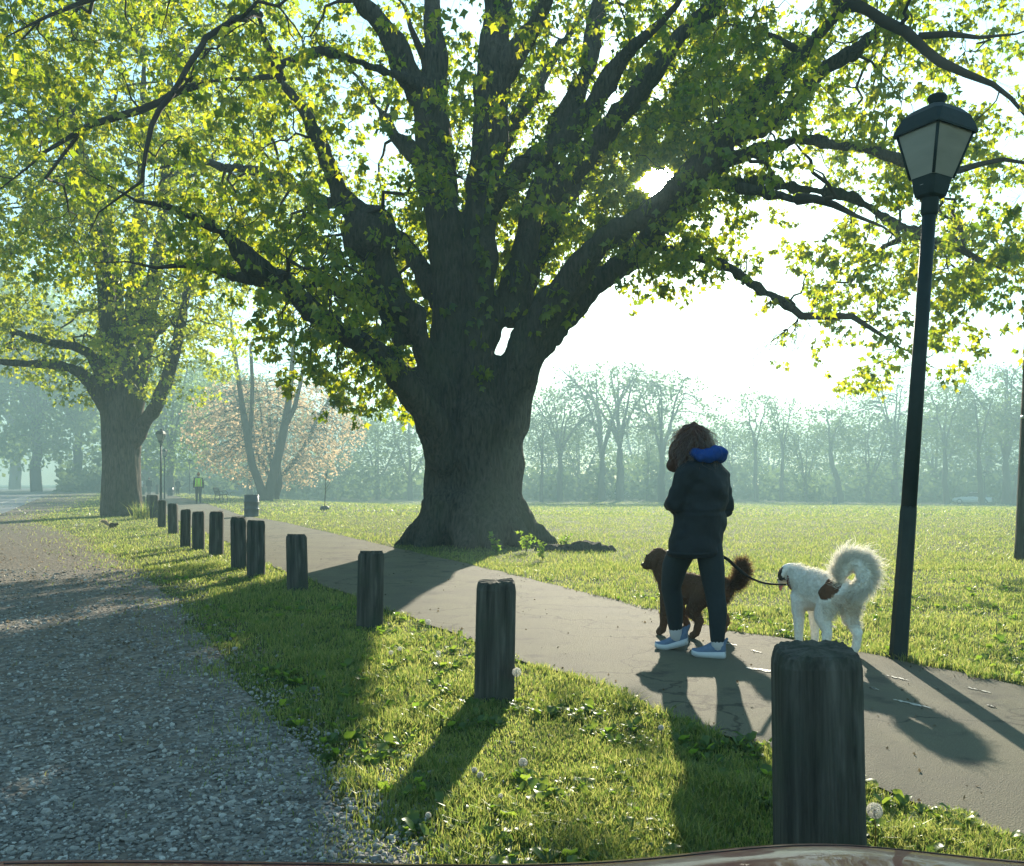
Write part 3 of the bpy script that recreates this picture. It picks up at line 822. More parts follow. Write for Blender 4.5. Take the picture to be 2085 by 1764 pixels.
# ------------------------------------------------------------------ the second maple on the verge
def left_tree():
    rg = np.random.default_rng(8)
    Y0 = 32.0
    root = thing('maple_tree', 'smaller maple with ribbed trunk on the grass strip near the road', 'tree', (P(249, 1050, Y0).x, Y0, 0))
    off = root.location.copy(); o3 = np.array(off)
    L = [
     [(232, 1046, 0, 26), (230, 940, 0, 23), (228, 850, 0, 24), (222, 760, 0, 22), (219, 650, -.2, 19), (213, 575, -.3, 17), (202, 500, -.5, 15), (190, 430, -.7, 12), (176, 360, -1, 9), (160, 270, -1.3, 6)],
     [(250, 1046, -.2, 28), (248, 940, -.2, 27), (250, 830, -.1, 27), (262, 720, .1, 18), (270, 620, .3, 15), (276, 530, .5, 13), (281, 440, .7, 11), (286, 340, .9, 9), (291, 230, 1.1, 7), (296, 120, 1.3, 5)],
     [(266, 1046, .1, 24), (262, 940, .1, 22), (268, 830, .2, 24), (288, 725, .4, 19), (302, 640, .6, 17), (316, 560, .8, 14), (329, 470, 1, 12), (336, 370, 1.2, 10), (342, 250, 1.4, 8), (350, 110, 1.6, 5)],
     [(274, 900, -.1, 15), (292, 865, -.3, 15), (320, 822, -.5, 14), (345, 760, -.7, 13), (362, 695, -.9, 11), (374, 620, -1.1, 9), (388, 540, -1.3, 6)],
     [(222, 840, -.2, 15), (203, 812, -.4, 14), (180, 775, -.8, 13), (148, 750, -1.1, 11), (100, 741, -1.5, 10), (50, 741, -1.8, 9), (0, 737, -2.1, 8), (-60, 720, -2.4, 6)],
     [(225, 790, -.1, 13), (202, 760, -.4, 12), (185, 722, -.7, 11), (155, 706, -1, 10), (110, 700, -1.3, 9), (60, 686, -1.6, 8), (15, 670, -1.9, 7), (-40, 640, -2.1, 5)],
     [(296, 715, .3, 8), (312, 690, .1, 7), (335, 668, -.1, 6), (365, 632, -.3, 4)],
     [(240, 720, .5, 14), (240, 600, 1.2, 11), (225, 480, 1.8, 9), (200, 380, 2.3, 7), (160, 280, 2.7, 5)],
    ]
    roots = [[(235, 1010, 0, 22), (222, 1040, -.2, 12), (212, 1052, -.3, 4)], [(265, 1010, 0, 22), (278, 1040, -.2, 11), (288, 1052, -.4, 4)], [(250, 1010, -.1, 24), (250, 1042, -.5, 12), (246, 1058, -.9, 4)], [(240, 1010, -.1, 20), (234, 1042, -.5, 9), (228, 1058, -.9, 3)]]
    sk = Skeleton(); mb = MB()
    for i, pts in enumerate(L + roots):
        p, r = limb(pts, Y0)
        mb.chain([q - off for q in p], r, 12)
        if i < len(L): sk.add_path(p, r, 0.3)
    me = mb.fused('trunk', 0.08, 3)
    displace(me, lambda co, no: (vn3(co * np.array([5, 5, .6]), 1) - .5) * .10 + (vn3(co * np.array([12, 12, 1.6]), 2) - .5) * .04)
    link('trunk', me, M['bark2'], root)
    def targets(n, thr=.34):
        out = []; tot = 0
        while tot < n:
            p = np.stack([rg.uniform(-9.5, 7.5, 6000), rg.uniform(-5.5, 5.5, 6000), rg.uniform(3.5, 20.0, 6000)], 1)
            wpx = (p[:, 0] + off.x) / Y0 * FPX + CX
            low = np.interp(wpx, [-200, 0, 60, 110, 170, 205, 225, 290, 320, 380, 440, 600], EYE - (np.array([780, 780, 800, 780, 850, 830, 800, 820, 860, 830, 730, 600]) - HY) * Y0 / FPX)
            k = (p[:, 2] > low + .15 * np.abs(p[:, 1])) & ((p[:, 0] / 9.5) ** 2 + (p[:, 1] / 5.5) ** 2 + ((p[:, 2] - 11.5) / 10.5) ** 2 < 1)
            k &= vn3(p * .55 + 11, 9) + .25 * (vn3(p * 1.5, 10) - .5) > thr
            p = p[k] + o3; out.append(p); tot += len(p)
        return np.concatenate(out)[:n]
    k1 = sk.colonize(targets(160), .8, 6, .016, .08, .1, .03, 8, rg)
    k2 = sk.colonize(targets(700), .5, 3, .010, .035, .4, .035, 7, rg)
    k3 = sk.colonize(targets(3500), .2, 1.8, .007, .016, .8, .045, 5, rg, .004)
    V = []; F = []; o = 0
    for (B, R, _), k in ((k1, 5), (k2, 4), (k3, 3)):
        v, f = tubes(B, R, k); V.append(v); F.append(f + o); o += len(v)
    link('branches', mesh_np('branches', np.concatenate(V) - o3, np.concatenate(F), True), M['twig'], root, kind='stuff')
    pos = []; ax = []; sz = []
    for (B, R, d), per, um in ((k3, 15, .2), (k2, 10, .4)):
        a, b, c = sprays(B, d, per, .19, rg, um, .16, .7); pos.append(a); ax.append(b); sz.append(c)
    pos = np.concatenate(pos); ax = np.concatenate(ax); sz = np.concatenate(sz)
    link('crown', leaves_mesh('crown', pos - o3, ax, sz, rg), M['leaf2'], root, kind='stuff')
    print('left leaves', len(pos))
left_tree()

# ------------------------------------------------------------------ trees farther off
def far_variant(seed, H, W, trunk_h, lean=0.0, stems=4, vase=True, leaves=2600, lsize=.42, low=.45, tr=.03, thr=.3, twig_n=420, wood='bark_far', leaf='leaf_far', flat=1.0):
    """trunk mesh and crown mesh of one tree standing at the origin"""
    rg = np.random.default_rng(seed)
    sk = Skeleton(); mb = MB(); V = []; F = []; o = 0
    r0 = tr * H
    ang0 = rg.uniform(0, 6.28)
    fork = Vector((lean * trunk_h, 0, trunk_h))
    def path(p0, p1, p2, p3, ra, rb, n=8, k=8):
        nonlocal o
        u = np.linspace(0, 1, n)[:, None]
        B = ((1 - u) ** 3) * np.array(p0) + 3 * ((1 - u) ** 2) * u * np.array(p1) + 3 * (1 - u) * u * u * np.array(p2) + u ** 3 * np.array(p3)
        B = B + rg.normal(size=B.shape) * .012 * H * np.linspace(0, 1, n)[:, None] * (1 - np.linspace(0, 1, n)[:, None]) * 2
        rad = np.linspace(ra, rb, n)
        v, f = tubes(B[None], rad[None], k); V.append(v); F.append(f + o); o += len(v)
        sk.add_path(B, rad, .02 * H)
        return B
    base = [(0, 0, -.4)]
    B = path((0, 0, -.4), (0, 0, trunk_h * .4), (fork.x, 0, trunk_h * .7), fork, r0 * 1.25, r0 * .8, 8, 10)
    for s in range(stems):
        a = ang0 + 2 * math.pi * s / stems + rg.normal() * .3
        sp = W * .5 * rg.uniform(.35, .85) * (1 if s else .25)
        top = Vector((fork.x + math.cos(a) * sp, math.sin(a) * sp, H * rg.uniform(.82, .97)))
        c1 = fork + Vector((math.cos(a) * sp * .12, math.sin(a) * sp * .12, (H - trunk_h) * .35)) if vase else fork + Vector((math.cos(a) * sp * .5, math.sin(a) * sp * .5, (H - trunk_h) * .2))
        c2 = fork.lerp(top, .7) + Vector((0, 0, .06 * H))
        st = fork if s else fork
        path(st, c1, c2, top, r0 * .55, r0 * .12, 9, 7)
    def targets(n, th):
        out = []; tot = 0; it = 0
        while tot < n and it < 60:
            it += 1
            p = np.stack([rg.uniform(-W / 2, W / 2, 4000), rg.uniform(-W / 2, W / 2, 4000), rg.uniform(H * low * .8, H, 4000)], 1)
            zc = H * (low + (1 - low) * .55); zr = H * (1 - low) * .52
            rad2 = ((p[:, 0] - fork.x) / (W / 2)) ** 2 + (p[:, 1] / (W / 2)) ** 2 + ((p[:, 2] - zc) / zr) ** 2
            k = (rad2 < 1) & (rad2 > .12)
            k &= vn3(p * 6 / W + seed, seed) > th
            out.append(p[k]); tot += k.sum()
        return np.concatenate(out)[:n]
    k1 = sk.colonize(targets(int(twig_n * .25), thr * .7), .03 * H, .6 * H, .012, r0 * .3, .0, .03, 7, rg)
    k2 = sk.colonize(targets(twig_n, thr), .015 * H, .3 * H, .008, r0 * .12, .15, .035, 5, rg, .006)
    for kk, k in ((k1, 4), (k2, 3)):
        v, f = tubes(kk[0], kk[1], k); V.append(v); F.append(f + o); o += len(v)
    trunk = mesh_np('trunk', np.concatenate(V), np.concatenate(F), True); trunk.materials.append(M[wood])
    pos, ax, sz = sprays(k2[0], k2[2], max(5, int(leaves / max(1, len(k2[0])) / 5) * 5), lsize, rg, .2, lsize * 1.0, .3)
    crown = leaves_mesh('crown', pos, ax, sz, rg, (LEAF_T2, LEAF_F2)); crown.materials.append(M[leaf])
    return trunk, crown

def far_tree(name, var, px, Y, label, cat='tree', group=None, scale=1.0, rz=0.0, squash=1.0):
    x = (px - CX) / FPX * Y
    r = thing(name, label, cat, (x, Y, gz(x, Y)), rz, group)
    r.scale = (scale * squash, scale * squash, scale)
    link('trunk', var[0], None, r); link('crown', var[1], None, r)
    return r

VASE = [far_variant(s, 16, 16 + (s % 3) * 2, 4.6 + (s % 2) * 1.4, 0, 5 + s % 2, True, 2600, .34, .36, .027, .42) for s in (21, 22, 23, 24)]
SPARSE = [far_variant(s, 15, 7.5, 6.0, .05, 3, True, 1600, .34, .35, .02, .4, 300) for s in (31, 32)]
LEAN = far_variant(41, 13, 8, 6.5, .28, 3, True, 1500, .36, .45, .026, .4, 280)
BUSHY = [far_variant(s, 13, 9, 3.0, 0, 4, False, 3600, .40, .14, .02, .30, 420) for s in (51, 52)]
WOOD = [far_variant(s, 24, 15, 7, 0, 5, False, 7000, .55, .08, .022, .30, 620, leaf='leaf_wood') for s in (61, 62, 63)]

GR = 'hazy trees along the far side of the meadow'
for (nm, var, px, Y, lab, sc, rz, sq) in (
    ('vase_tree', VASE[0], 1140, 108, 'hazy vase-shaped tree with twin upright limbs, first right of the great trunk', .88, 0.3, .9),
    ('slender_tree', SPARSE[0], 1102, 100, 'thin straight hazy tree with fine side twigs, close beside the great trunk', .72, 1.0, .9),
    ('vase_tree', VASE[1], 1226, 110, 'hazy spreading tree leaning a little towards the great trunk with thick sloping limb', 1.1, 2.1, .95),
    ('vase_tree', VASE[2], 1262, 112, 'tall hazy vase-shaped tree forking in two, topmost of the far row', 1.12, 0.0, .95),
    ('vase_tree', VASE[3], 1348, 108, 'broad hazy tree with the thickest trunk, just left of the walking woman', 1.0, 1.2, 1.05),
    ('slender_tree', SPARSE[1], 1318, 118, 'very thin hazy stem with few branches beside the thick far trunk', .7, 0.5, .7),
    ('slender_tree', SPARSE[0], 1541, 110, 'tall bare hazy tree just right of the walking woman', .95, 2.2, .9),
    ('slender_tree', SPARSE[1], 1590, 112, 'forked thin hazy tree against the gap of bright sky', .9, 0.2, .9),
    ('bushy_tree', BUSHY[0], 1488, 122, 'low rounded hazy tree behind the shoulder of the woman', .88, 0.4, 1.1),
    ('bushy_tree', BUSHY[1], 1640, 116, 'dense dark hazy tree above the white dog', .84, 1.4, 1.1),
    ('leaning_tree', LEAN, 1712, 108, 'hazy tree with a trunk leaning to one side, above the curled tail', .95, 3.6, 1.0),
    ('bushy_tree', BUSHY[0], 1768, 112, 'thick-crowned hazy tree on the far meadow left of the lamp post', .9, 2.9, 1.2),
    ('vase_tree', VASE[1], 1822, 116, 'hazy spreading tree standing behind the lamp post', 1.04, 0.9, .9),
    ('slender_tree', SPARSE[0], 1928, 102, 'pair of thin upright hazy stems right of the lamp post', .98, 1.9, 1.0),
    ('slender_tree', SPARSE[1], 1998, 100, 'straight hazy trunk beside the pale parked car', .92, 2.6, 1.0),
    ('vase_tree', VASE[3], 2048, 104, 'big hazy tree between the pale parked car and the pole', 1.1, 3.1, .9),
    ('leaning_tree', LEAN, 2066, 100, 'leaning hazy trunk close to the pole at the meadow edge', 1.0, 0.4, .8),
    ('vase_tree', VASE[0], 2140, 106, 'hazy tree behind the pole, mostly cut off', 1.1, 1.1, 1.0),
    ('bushy_tree', BUSHY[1], 1905, 124, 'rounded hazy crown filling the view between lamp post and pole', 1.1, 0.2, 1.3),
    ('bushy_tree', BUSHY[1], 1180, 126, 'low dense hazy tree behind the two first vase-shaped trees', .85, 0.7, 1.4),
    ('bushy_tree', BUSHY[0], 1390, 130, 'low dense hazy tree behind the broad thick-trunked tree', .85, 2.7, 1.5),
    ('bushy_tree', BUSHY[1], 2010, 128, 'rounded hazy crown behind the pale parked car', 1.15, 2.0, 1.3),
    ('bushy_tree', BUSHY[0], 835, 112, 'dense bluish tree half hidden by the great trunk, right of the blossom tree', .98, 1.8, 1.3),
    ('bushy_tree', BUSHY[1], 770, 120, 'dense bluish tree standing right beside the pink blossom', .95, 0.9, 1.3),
    ('bushy_tree', BUSHY[0], 690, 135, 'bluish tree hidden behind the pink blossom crown', 1.05, 0.1, 1.4),
    ('bushy_tree', BUSHY[0], 1120, 150, 'faint bluish crown in the back row, close to the great trunk', 1.05, 0.3, 1.3),
    ('bushy_tree', BUSHY[1], 1300, 155, 'faint bluish crown in the back row between the tall forked and the thick-trunked trees', 1.0, 1.3, 1.4),
    ('bushy_tree', BUSHY[0], 1450, 150, 'faint bluish crown in the back row behind the hair of the woman', .92, 2.3, 1.3),
    ('bushy_tree', BUSHY[1], 1570, 152, 'faint bluish crown in the back row under the gap of bright sky', .9, 3.3, 1.4),
    ('bushy_tree', BUSHY[0], 1700, 156, 'faint bluish crown in the back row above the tail of the white dog', 1.05, 4.1, 1.4),
    ('bushy_tree', BUSHY[1], 1830, 154, 'faint bluish crown in the back row straight behind the lamp post', 1.15, 5.0, 1.3),
    ('bushy_tree', BUSHY[0], 1960, 150, 'faint bluish crown in the back row behind the two upright stems', 1.2, 5.6, 1.3),
    ('bushy_tree', BUSHY[1], 2100, 150, 'faint bluish crown in the back row behind the wooden pole', 1.25, .6, 1.3),
    ('slender_tree', SPARSE[0], 508, 92, 'straight hazy trunk left of the twin bare stems', .9, 0.8, 1.0),
):
    far_tree(nm, var, px, Y, lab, group=GR, scale=sc, rz=rz, squash=sq)
GW = 'tall leafy trees beyond the road'
for (nm, var, px, Y, lab, sc, rz) in (
    ('woodland_tree', WOOD[0], -150, 118, 'tall leafy tree beyond the road at the very edge of the view', 1.45, 0.2),
    ('woodland_tree', WOOD[1], -20, 128, 'tall leafy tree beyond the road above the open asphalt', 1.4, 1.4),
    ('woodland_tree', WOOD[2], 75, 120, 'leafy tree with pale sunlit side beyond the road', 1.2, 2.3),
    ('woodland_tree', WOOD[0], 160, 132, 'dense leafy tree beyond the road just left of the verge maple', 1.25, 3.0),
    ('woodland_tree', WOOD[1], 235, 140, 'leafy tree directly behind the trunk of the verge maple', 1.0, 0.8),
    ('woodland_tree', WOOD[2], 348, 96, 'thick-trunked leafy tree behind the row of small lamps', .70, 1.9),
    ('woodland_tree', WOOD[0], 300, 122, 'leafy tree between the verge maple and the first small lamp', .85, 2.6),
    ('woodland_tree', WOOD[1], 430, 138, 'leafy tree behind the walker in the yellow vest', .85, 0.5),
    ('woodland_tree', WOOD[2], 470, 150, 'faint leafy tree behind the blossom crown', .9, 1.2),
    ('woodland_tree', WOOD[1], 30, 165, 'second row leafy tree far beyond the road', 1.7, 2.0),
    ('woodland_tree', WOOD[0], 580, 160, 'faint leafy tree straight behind the pink blossom', .8, 0.0),
):
    far_tree(nm, var, px, Y, lab, group=GW, scale=sc, rz=rz)

# blossom tree
bt = far_variant(71, 10.4, 15.6, 1.6, 0, 7, False, 20000, .25, .06, .030, .12, 2200, leaf='blossom')
far_tree('blossom_tree', bt, 560, 74, 'wide rounded tree covered in pale pink blossom behind twin bare stems')

def bare_tree(label, stems, Y, name='bare_tree', seed=5, tw=130, spread=3.2):
    rg = np.random.default_rng(seed)
    b = P(stems[0][0][0], HY + EYE * FPX / Y, Y)
    root = thing(name, label, 'tree', (b.x, Y, gz(b.x, Y)))
    o3 = np.array(root.location); sk = Skeleton(); V = []; F = []; o = 0
    for st in stems:
        p, r = limb([(a, b_, c, d) for a, b_, c, d in st], Y)
        v, f = tubes(np.array([[tuple(q) for q in p]]), np.array([r]), 9); V.append(v); F.append(f + o); o += len(v)
        pa = np.array([tuple(q) for q in p]); sk.add_path(p[1:], r[1:], .3)
    top = np.concatenate(sk.p)
    ref = top[rg.integers(len(top), size=tw)]
    ref = ref[ref[:, 2] > 3.2]
    T = ref + rg.normal(size=ref.shape) * np.array([spread * .5, spread * .5, .6]) + np.array([0, 0, spread * .55])
    k1 = sk.colonize(T, .5, 6, .012, .06, -.4, .03, 7, rg)
    T2 = k1[0][rg.integers(len(k1[0]), size=tw * 3), rg.integers(3, 7, size=tw * 3)] + rg.normal(size=(tw * 3, 3)) * .7 + np.array([0, 0, .6])
    k2 = sk.colonize(T2, .2, 2.5, .007, .02, -.3, .04, 5, rg)
    for kk, k in ((k1, 4), (k2, 3)):
        v, f = tubes(kk[0], kk[1], k); V.append(v); F.append(f + o); o += len(v)
    link('trunk', mesh_np('trunk', np.concatenate(V) - o3, np.concatenate(F), True), M['bark_far'], root)
    tips = k2[0][:, -1]
    link('buds', leaves_mesh('buds', np.repeat(tips, 2, 0) + rg.normal(size=(len(tips) * 2, 3)) * .1 - o3, rg.normal(size=(len(tips) * 2, 3)), np.full(len(tips) * 2, .12), rg, (LEAF_T2, LEAF_F2)), M['leaf_far'], root, kind='stuff')
bare_tree('two tall bare grey stems forming a narrow V in front of the blossom', [
    [(538, 1019, 0, 10), (528, 985, 0, 8.5), (513, 946, 0, 8), (505, 898, 0, 7.5), (497, 850, 0, 7), (488, 790, 0, 5), (478, 720, 0, 4), (470, 650, 0, 2.5)],
    [(507, 905, 0, 5), (512, 850, .3, 5), (514, 780, .6, 4), (510, 700, .9, 3)],
    [(545, 1019, .3, 11), (556, 970, .3, 10), (566, 930, .3, 9.5), (577, 882, .3, 9), (586, 830, .3, 7), (593, 770, .3, 5.5), (598, 700, .3, 4), (597, 630, .3, 2.5)],
    [(580, 870, .3, 6), (600, 830, 0, 5), (612, 780, -.3, 4), (622, 720, -.6, 3)],
    [(560, 1015, 1.2, 8), (568, 985, 1.2, 8), (566, 950, 1.2, 6), (572, 900, 1.2, 4)]], 61)

def sapling():
    x = (661 - CX) / FPX * 39.0
    r = thing('sapling', 'thin young tree in a dark watering bag on the lawn', 'sapling', (x, 39.0, gz(x, 39)))
    mb = MB(); mb.tube([(0, 0, 0), (.02, 0, .6), (.05, 0, 1.2), (.07, 0, 1.7)], [.022, .02, .015, .006], 6)
    rg = random.Random(4)
    for i in range(16):
        z = .75 + .06 * i; a = rg.uniform(0, 6.28); l = .42 - .015 * i
        mb.tube([(.05, 0, z), (.05 + l * .5 * math.cos(a), l * .5 * math.sin(a), z + .22), (.05 + l * .8 * math.cos(a), l * .8 * math.sin(a), z + .5)], [.007, .005, .002], 4)
    mb.build('trunk', M['twig'], r)
    MB().lathe([(.21, 0), (.22, .06), (.19, .15), (.13, .19), (.03, .195)], 14).build('watering_bag', M['plastic_bag'], r)
sapling()

def undergrowth():
    """one tangled mass of low brush along the far edge of the park"""
    rg = np.random.default_rng(77)
    n = 34000
    Y = rg.uniform(114, 150, n); px = rg.uniform(-350, 2450, n)
    x = (px - CX) / FPX * Y
    hh = 1.8 + 5.2 * vn2(x * .12, Y * .1, 3)
    z = ground_z(x, Y) + hh * rg.uniform(0, 1, n) ** 1.2
    ok = ~((x < road_edge(Y)) & (x > road_edge(Y) - 15.5))
    p = np.stack([x, Y, z], 1)[ok]
    link('undergrowth', leaves_mesh('undergrowth', p, rg.normal(size=p.shape), rg.uniform(.5, 1.1, len(p)), rg, (LEAF_T2, LEAF_F2)), M['leaf_far'], kind='stuff', label='hazy tangle of low brush along the far tree line', cat='undergrowth')
undergrowth()
# ------------------------------------------------------------------ grass, weeds, gravel
def blades(x, y, h, wdt, rg, lean=.5, seg2=True, base=None):
    n = len(x)
    z = ground_z(x, y) if base is None else base
    a = rg.uniform(0, 2 * np.pi, n); la = rg.uniform(0, 2 * np.pi, n); ll = np.abs(rg.normal(size=n)) * lean * h
    wx = np.cos(a) * wdt / 2; wy = np.sin(a) * wdt / 2
    lx = np.cos(la) * ll; ly = np.sin(la) * ll
    p0 = np.stack([x - wx, y - wy, z - .005], 1); p1 = np.stack([x + wx, y + wy, z - .005], 1)
    if seg2:
        m0 = np.stack([x - wx * .8 + lx * .35, y - wy * .8 + ly * .35, z + h * .6], 1); m1 = np.stack([x + wx * .8 + lx * .35, y + wy * .8 + ly * .35, z + h * .6], 1)
        t = np.stack([x + lx, y + ly, z + h], 1)
        V = np.stack([p0, p1, m1, m0, t], 1).reshape(-1, 3)
        f = np.array([(0, 1, 2), (0, 2, 3), (3, 2, 4)])
        F = (f[None] + (np.arange(n) * 5)[:, None, None]).reshape(-1, 3)
    else:
        t = np.stack([x + lx, y + ly, z + h], 1)
        V = np.stack([p0, p1, t], 1).reshape(-1, 3)
        F = (np.array([(0, 1, 2)])[None] + (np.arange(n) * 3)[:, None, None]).reshape(-1, 3)
    return V, F

def near_edge_ok(x, y, rg):
    """between gravel and path, or on the meadow right of the path"""
    j = (vn2(x * 3.1, y * 3.1, 40) - .5) * .30
    j2 = (vn2(x * 6.0, y * 6.0, 41) - .5) * .16
    ge = gravel_edge(y); g_soft = ge + .15 + j * 2.2
    verge = (x > g_soft - rg.exponential(.16, len(x)) * (1 + np.maximum(y - 6, 0) * .16)) & (x < path_left(y) + j2 - .01)
    meadow = (x > path_right(y) + j2 + .01)
    dirt = np.hypot((x + .8) / 2.0, (y - (TY - 1.1)) / 1.2) < 1
    return verge | (meadow & ~(dirt & (rg.uniform(size=len(x)) < .8)))

def clump(x, y, s, seed): return vn2(x * s, y * s, seed)

def build_grass():
    rg = np.random.default_rng(5)
    Vs = []; Fs = []; o = 0
    def put(x, y, h, w, seg2=True, lean=.5):
        nonlocal o
        v, f = blades(x, y, h, w, rg, lean, seg2); Vs.append(v); Fs.append(f + o); o += len(v)
    def fru(n, y0, y1, power, marg):
        """sample ground with more blades near the viewer"""
        u = rg.uniform(0, 1, n)
        y = (y0 ** (1 - power) + u * (y1 ** (1 - power) - y0 ** (1 - power))) ** (1 / (1 - power))
        x = rg.uniform(-1, 1, n) * (.61 * y + marg)
        return x, y
    # close turf
    x, y = fru(430000, 1.7, 13.0, 1.35, .7)
    k = near_edge_ok(x, y, rg); x, y = x[k], y[k]
    c = clump(x, y, 2.1, 50) * .6 + clump(x, y, 6.5, 51) * .4
    thin = (x < gravel_edge(y) + .45) & (rg.uniform(size=len(x)) < .5)
    x, y, c = x[~thin], y[~thin], c[~thin]
    h = (.014 + .048 * np.clip(c * 1.9 - .62, 0, 1)) * rg.uniform(.6, 1.3, len(x)); 
    edge = np.minimum(np.abs(x - path_left(y)), np.abs(x - path_right(y))) < .12
    h = h * np.where(edge, 1.25, 1)
    put(x, y, h, .0030 + .0005 * y, True, .8)
    print('near blades', len(x))
    # middle distance
    x, y = fru(175000, 12.0, 34.0, 1.2, 1.5)
    k = near_edge_ok(x, y, rg); x, y = x[k], y[k]
    c = clump(x, y, 1.1, 52) * .5 + clump(x, y, 3.0, 53) * .5
    k = rg.uniform(size=len(x)) < .35 + .9 * c; x, y, c = x[k], y[k], c[k]
    h = (.020 + .042 * c) * rg.uniform(.6, 1.3, len(x))
    put(x, y, h, .005 + .0005 * y, False, .95)
    # far meadow
    x, y = fru(70000, 33.0, 104.0, 1.3, 3)
    k = near_edge_ok(x, y, rg); x, y = x[k], y[k]
    c = clump(x * .5, y, .45, 54) * .6 + clump(x, y, 1.2, 55) * .4
    k = rg.uniform(size=len(x)) < .25 + 1.0 * c; x, y, c = x[k], y[k], c[k]
    h = (.035 + .05 * c) * rg.uniform(.6, 1.3, len(x))
    put(x, y, h, .022 + .0010 * y, False, 1.0)
    link('grass', mesh_np('grass', np.concatenate(Vs), np.concatenate(Fs)), M['grass'], kind='stuff', label='short backlit grass on verge and meadow', cat='grass')
build_grass()

def build_weeds():
    """broad-leaved weeds standing through the near turf"""
    rg = np.random.default_rng(6)
    n = 4600
    u = rg.uniform(0, 1, n); y = 1.9 * (11.0 / 1.9) ** u; x = rg.uniform(-1, 1, n) * (.61 * y + .5)
    k = near_edge_ok(x, y, rg) & (clump(x, y, 1.3, 60) + .3 * clump(x, y, 5, 61) > .58) & (x > gravel_edge(y) + .1)
    x, y = x[k], y[k]; m = rg.integers(4, 9, len(x))
    X = np.repeat(x, m); Y = np.repeat(y, m); n = len(X)
    a = rg.uniform(0, 2 * np.pi, n); el = rg.uniform(.25, 1.1, n); L = rg.uniform(.035, .10, n) * np.repeat(rg.uniform(.6, 1.2, len(x)), m); W = L * rg.uniform(.16, .30, n)
    d = np.stack([np.cos(a) * np.cos(el), np.sin(a) * np.cos(el), np.sin(el)], 1); s = np.stack([-np.sin(a), np.cos(a), 0 * a], 1)
    b = np.stack([X + rg.normal(size=n) * .01, Y + rg.normal(size=n) * .01, ground_z(X, Y)], 1)
    up = np.array([0, 0, 1.0])
    def pt(t, w, dr): return b + d * (L * t)[:, None] + s * (W * w)[:, None] - up * (L * dr)[:, None]
    V = np.stack([pt(0, .15, 0), pt(0, -.15, 0), pt(.35, 1, .0), pt(.35, 0, .05), pt(.35, -1, .0), pt(.7, .8, .1), pt(.7, 0, .14), pt(.7, -.8, .1), pt(1, 0, .36)], 1).reshape(-1, 3)
    f = np.array([(0, 1, 3), (0, 3, 2), (1, 4, 3), (2, 3, 6), (2, 6, 5), (3, 4, 7), (3, 7, 6), (5, 6, 8), (6, 7, 8)])
    F = (f[None] + (np.arange(n) * 9)[:, None, None]).reshape(-1, 3)
    link('weeds', mesh_np('weeds', V, F, True), M['weed'], kind='stuff', label='shiny broad-leaved weeds growing in the near grass', cat='weeds')
build_weeds()

def build_stones():
    rg = np.random.default_rng(7)
    me = bmesh.new(); bmesh.ops.create_icosphere(me, subdivisions=1, radius=1)
    base = np.array([v.co[:] for v in me.verts]); tri = np.array([[v.index for v in f.verts] for f in me.faces]); me.free()
    n = 80000
    u = rg.uniform(0, 1, n); pw = 1.75
    y = (2.0 ** (1 - pw) + u * (12.0 ** (1 - pw) - 2.0 ** (1 - pw))) ** (1 / (1 - pw))
    x = rg.uniform(-1, .1, n) * (.61 * y + .6)
    j = (vn2(x * 3.1, y * 3.1, 40) - .5) * .3
    fade = x - (gravel_edge(y) + j)
    k = (fade < 0) | (rg.exponential(.22, n) > fade); k &= x < path_left(y) - .3
    x, y = x[k], y[k]; k = np.arange(len(x)) < 27000; x, y = x[k], y[k]
    n = len(x)
    s = .0060 * rg.lognormal(0, .40, n) * (1 + .06 * (y - 2)); s = np.clip(s, .0035, .020)
    sc = np.stack([s * rg.uniform(.9, 1.6, n), s * rg.uniform(.8, 1.2, n), s * rg.uniform(.45, .9, n)], 1)
    a = rg.uniform(0, 2 * np.pi, n); b = rg.normal(size=n) * .5
    # two low-poly shapes of broken stone, 20 faces each
    ico = bmesh.new(); bmesh.ops.create_icosphere(ico, subdivisions=1, radius=1); ico.free()
    p = (1 + 5 ** .5) / 2
    iv = np.array([(-1, p, 0), (1, p, 0), (-1, -p, 0), (1, -p, 0), (0, -1, p), (0, 1, p), (0, -1, -p), (0, 1, -p), (p, 0, -1), (p, 0, 1), (-p, 0, -1), (-p, 0, 1)]) / 1.9
    it = np.array([(0, 11, 5), (0, 5, 1), (0, 1, 7), (0, 7, 10), (0, 10, 11), (1, 5, 9), (5, 11, 4), (11, 10, 2), (10, 7, 6), (7, 1, 8), (3, 9, 4), (3, 4, 2), (3, 2, 6), (3, 6, 8), (3, 8, 9), (4, 9, 5), (2, 4, 11), (6, 2, 10), (8, 6, 7), (9, 8, 1)])
    V = iv[None] * rg.uniform(.62, 1.2, (n, 12, 1)) * sc[:, None]
    cb, sb = np.cos(b)[:, None], np.sin(b)[:, None]
    V = np.stack([V[..., 0], V[..., 1] * cb - V[..., 2] * sb, V[..., 1] * sb + V[..., 2] * cb], -1)
    ca, sa = np.cos(a)[:, None], np.sin(a)[:, None]
    V = np.stack([V[..., 0] * ca - V[..., 1] * sa, V[..., 0] * sa + V[..., 1] * ca, V[..., 2]], -1)
    V += np.stack([x, y, s * .25], 1)[:, None]
    F = (it[None] + (np.arange(n) * 12)[:, None, None]).reshape(-1, 3)
    link('gravel', mesh_np('gravel', V.reshape(-1, 3), F), M['stone'], kind='stuff', label='loose grey crushed stone covering the verge', cat='gravel')
    print('stones', n)
build_stones()

